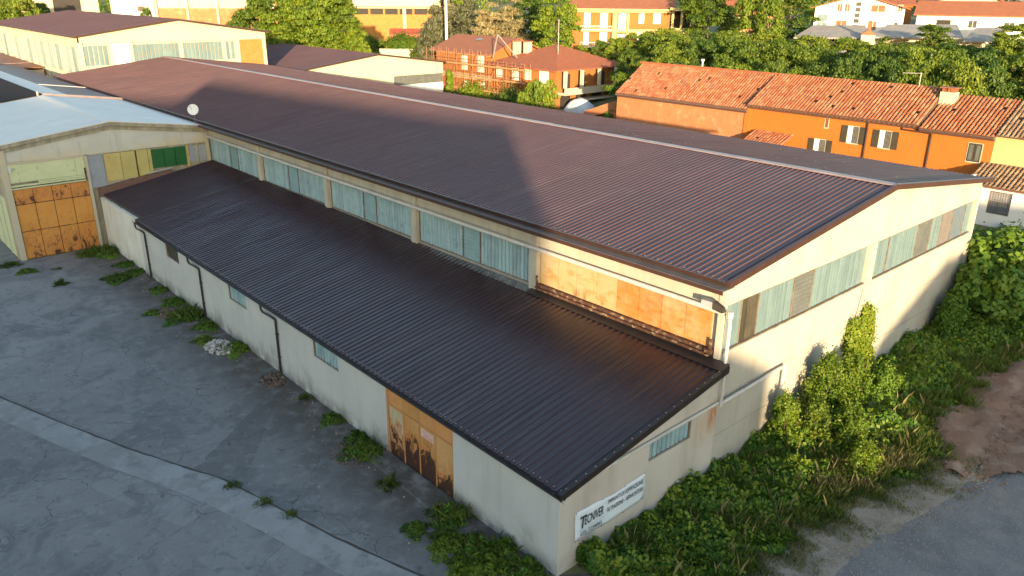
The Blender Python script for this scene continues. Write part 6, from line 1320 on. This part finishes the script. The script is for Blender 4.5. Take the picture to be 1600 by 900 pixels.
def rubble(name, label, x, y, rx, ry, n, size, mat, seed, ht=.2):
    t = thing(name, label, 'rubble', (x, y, 0)); g = random.Random(seed); protos = []
    for k in range(5):
        mb = MB(); mb.v = [(sx*g.uniform(.6,1)*.5, sy*g.uniform(.6,1)*.5, sz*g.uniform(.6,1)*.35) for sz in (-1,1) for sx, sy in ((-1,-1),(1,-1),(1,1),(-1,1))]; mb.f = [(0,3,2,1),(4,5,6,7),(0,1,5,4),(1,2,6,5),(2,3,7,6),(3,0,4,7)]; protos.append(mb.mesh('stone', mat))
    for i in range(n):
        a = g.uniform(0, 6.28); q = math.sqrt(g.random()); o = bpy.data.objects.new('stone', g.choice(protos)); COL.objects.link(o); o.parent = t
        s = size*g.uniform(.5, 1.5); o.scale = (s, s*g.uniform(.6,1.2), s); o.location = (math.cos(a)*q*rx, math.sin(a)*q*ry, .04+ht*(1-q)*g.random()); o.rotation_euler = (g.uniform(-.6,.6), g.uniform(-.6,.6), g.uniform(0,6.28))
    return t
rubble('rubble_heap', 'heap of white broken rubble on the yard beside the wall', -1.15, 25.9, .75, 1.1, 150, .17, X['stone'], 3, .28)
rubble('debris_heap', 'scatter of brown broken tiles beside the tall weed clump', -1.6, 32.9, .5, 1.1, 80, .17, X['debris'], 4, .12)
rubble('debris_heap', 'small heap of dark rubbish at the foot of the nearest downpipe', -.75, 20.2, .6, .9, 70, .15, X['debris'], 5, .12)
rubble('debris_heap', 'brown litter strewn before the left jamb of the rusty door', -1.5, 11.5, .7, 1.2, 45, .09, X['debris'], 6, .04)
g = random.Random(9); mb = MB()
for i in range(170):
    y = g.uniform(2, 46); x = -abs(g.gauss(0, 1.5))-.15 if g.random() < .75 else -g.uniform(.3, 6.5); s = g.uniform(.015, .045); mb.hull8([(x-s,y-s,.004),(x+s,y-s*.6,.004),(x+s*.7,y+s,.004),(x-s*.8,y+s*.8,.004)], [(x-s*.5,y-s*.6,.004+s),(x+s*.6,y-s*.4,.004+s*.7),(x+s*.4,y+s*.6,.004+s),(x-s*.5,y+s*.5,.004+s*.8)])
o = mb.build('loose_grit', X['grime']); o['kind'] = 'stuff'
g = random.Random(10); mb = MB()
for i in range(300):
    y = g.uniform(10, 50); x = -abs(g.gauss(0, .7))-.1; s = g.uniform(.03, .09); mb.hull8([(x-s,y-s,.004),(x+s,y-s*.6,.004),(x+s*.7,y+s,.004),(x-s*.8,y+s*.8,.004)], [(x-s*.5,y-s*.6,.004+s*.6),(x+s*.6,y-s*.4,.004+s*.5),(x+s*.4,y+s*.6,.004+s*.6),(x-s*.5,y+s*.5,.004+s*.4)])
o = mb.build('leaf_litter', X['debris']); o['kind'] = 'stuff'

bush('hedge', 'sunlit low bushes in front of the red shed', 'shrub', 112, 172, 2.4, 5.0, 5.0, 60, .6, X['leaflight'], 59, z=terrain(112,172))
bush('hedge', 'dark low bushes left of the red shed below the orange hall', 'shrub', 104, 178, 2.4, 5.0, 5.0, 60, .6, X['leaf'], 60, z=terrain(104,178))
gl = np.random.default_rng(90); n = 26000; px_ = gl.uniform(66, 130, n); py_ = gl.uniform(56, 200, n); ok = (px_ > 90) | (py_ > 106) | ((px_ < 72) & (py_ < 92)); px_, py_ = px_[ok], py_[ok]
P = np.stack([px_, py_, np.array([terrain(a, b) for a, b in zip(px_, py_)])], 1); m_ = len(P); Nn = gl.normal(0, .5, (m_, 3)); Nn[:, 2] += 1
P[:, 2] += gl.uniform(.05, .8, m_)*(.5+.5*np.sin(P[:, 0]*.4)*np.cos(P[:, 1]*.33))
o = bpy.data.objects.new('ground_cover', leaf_mesh('ground_cover', P, Nn, .5*gl.uniform(.5, 1.3, m_), X['leaf'], 1.5, 91)); COL.objects.link(o); o['kind'] = 'stuff'
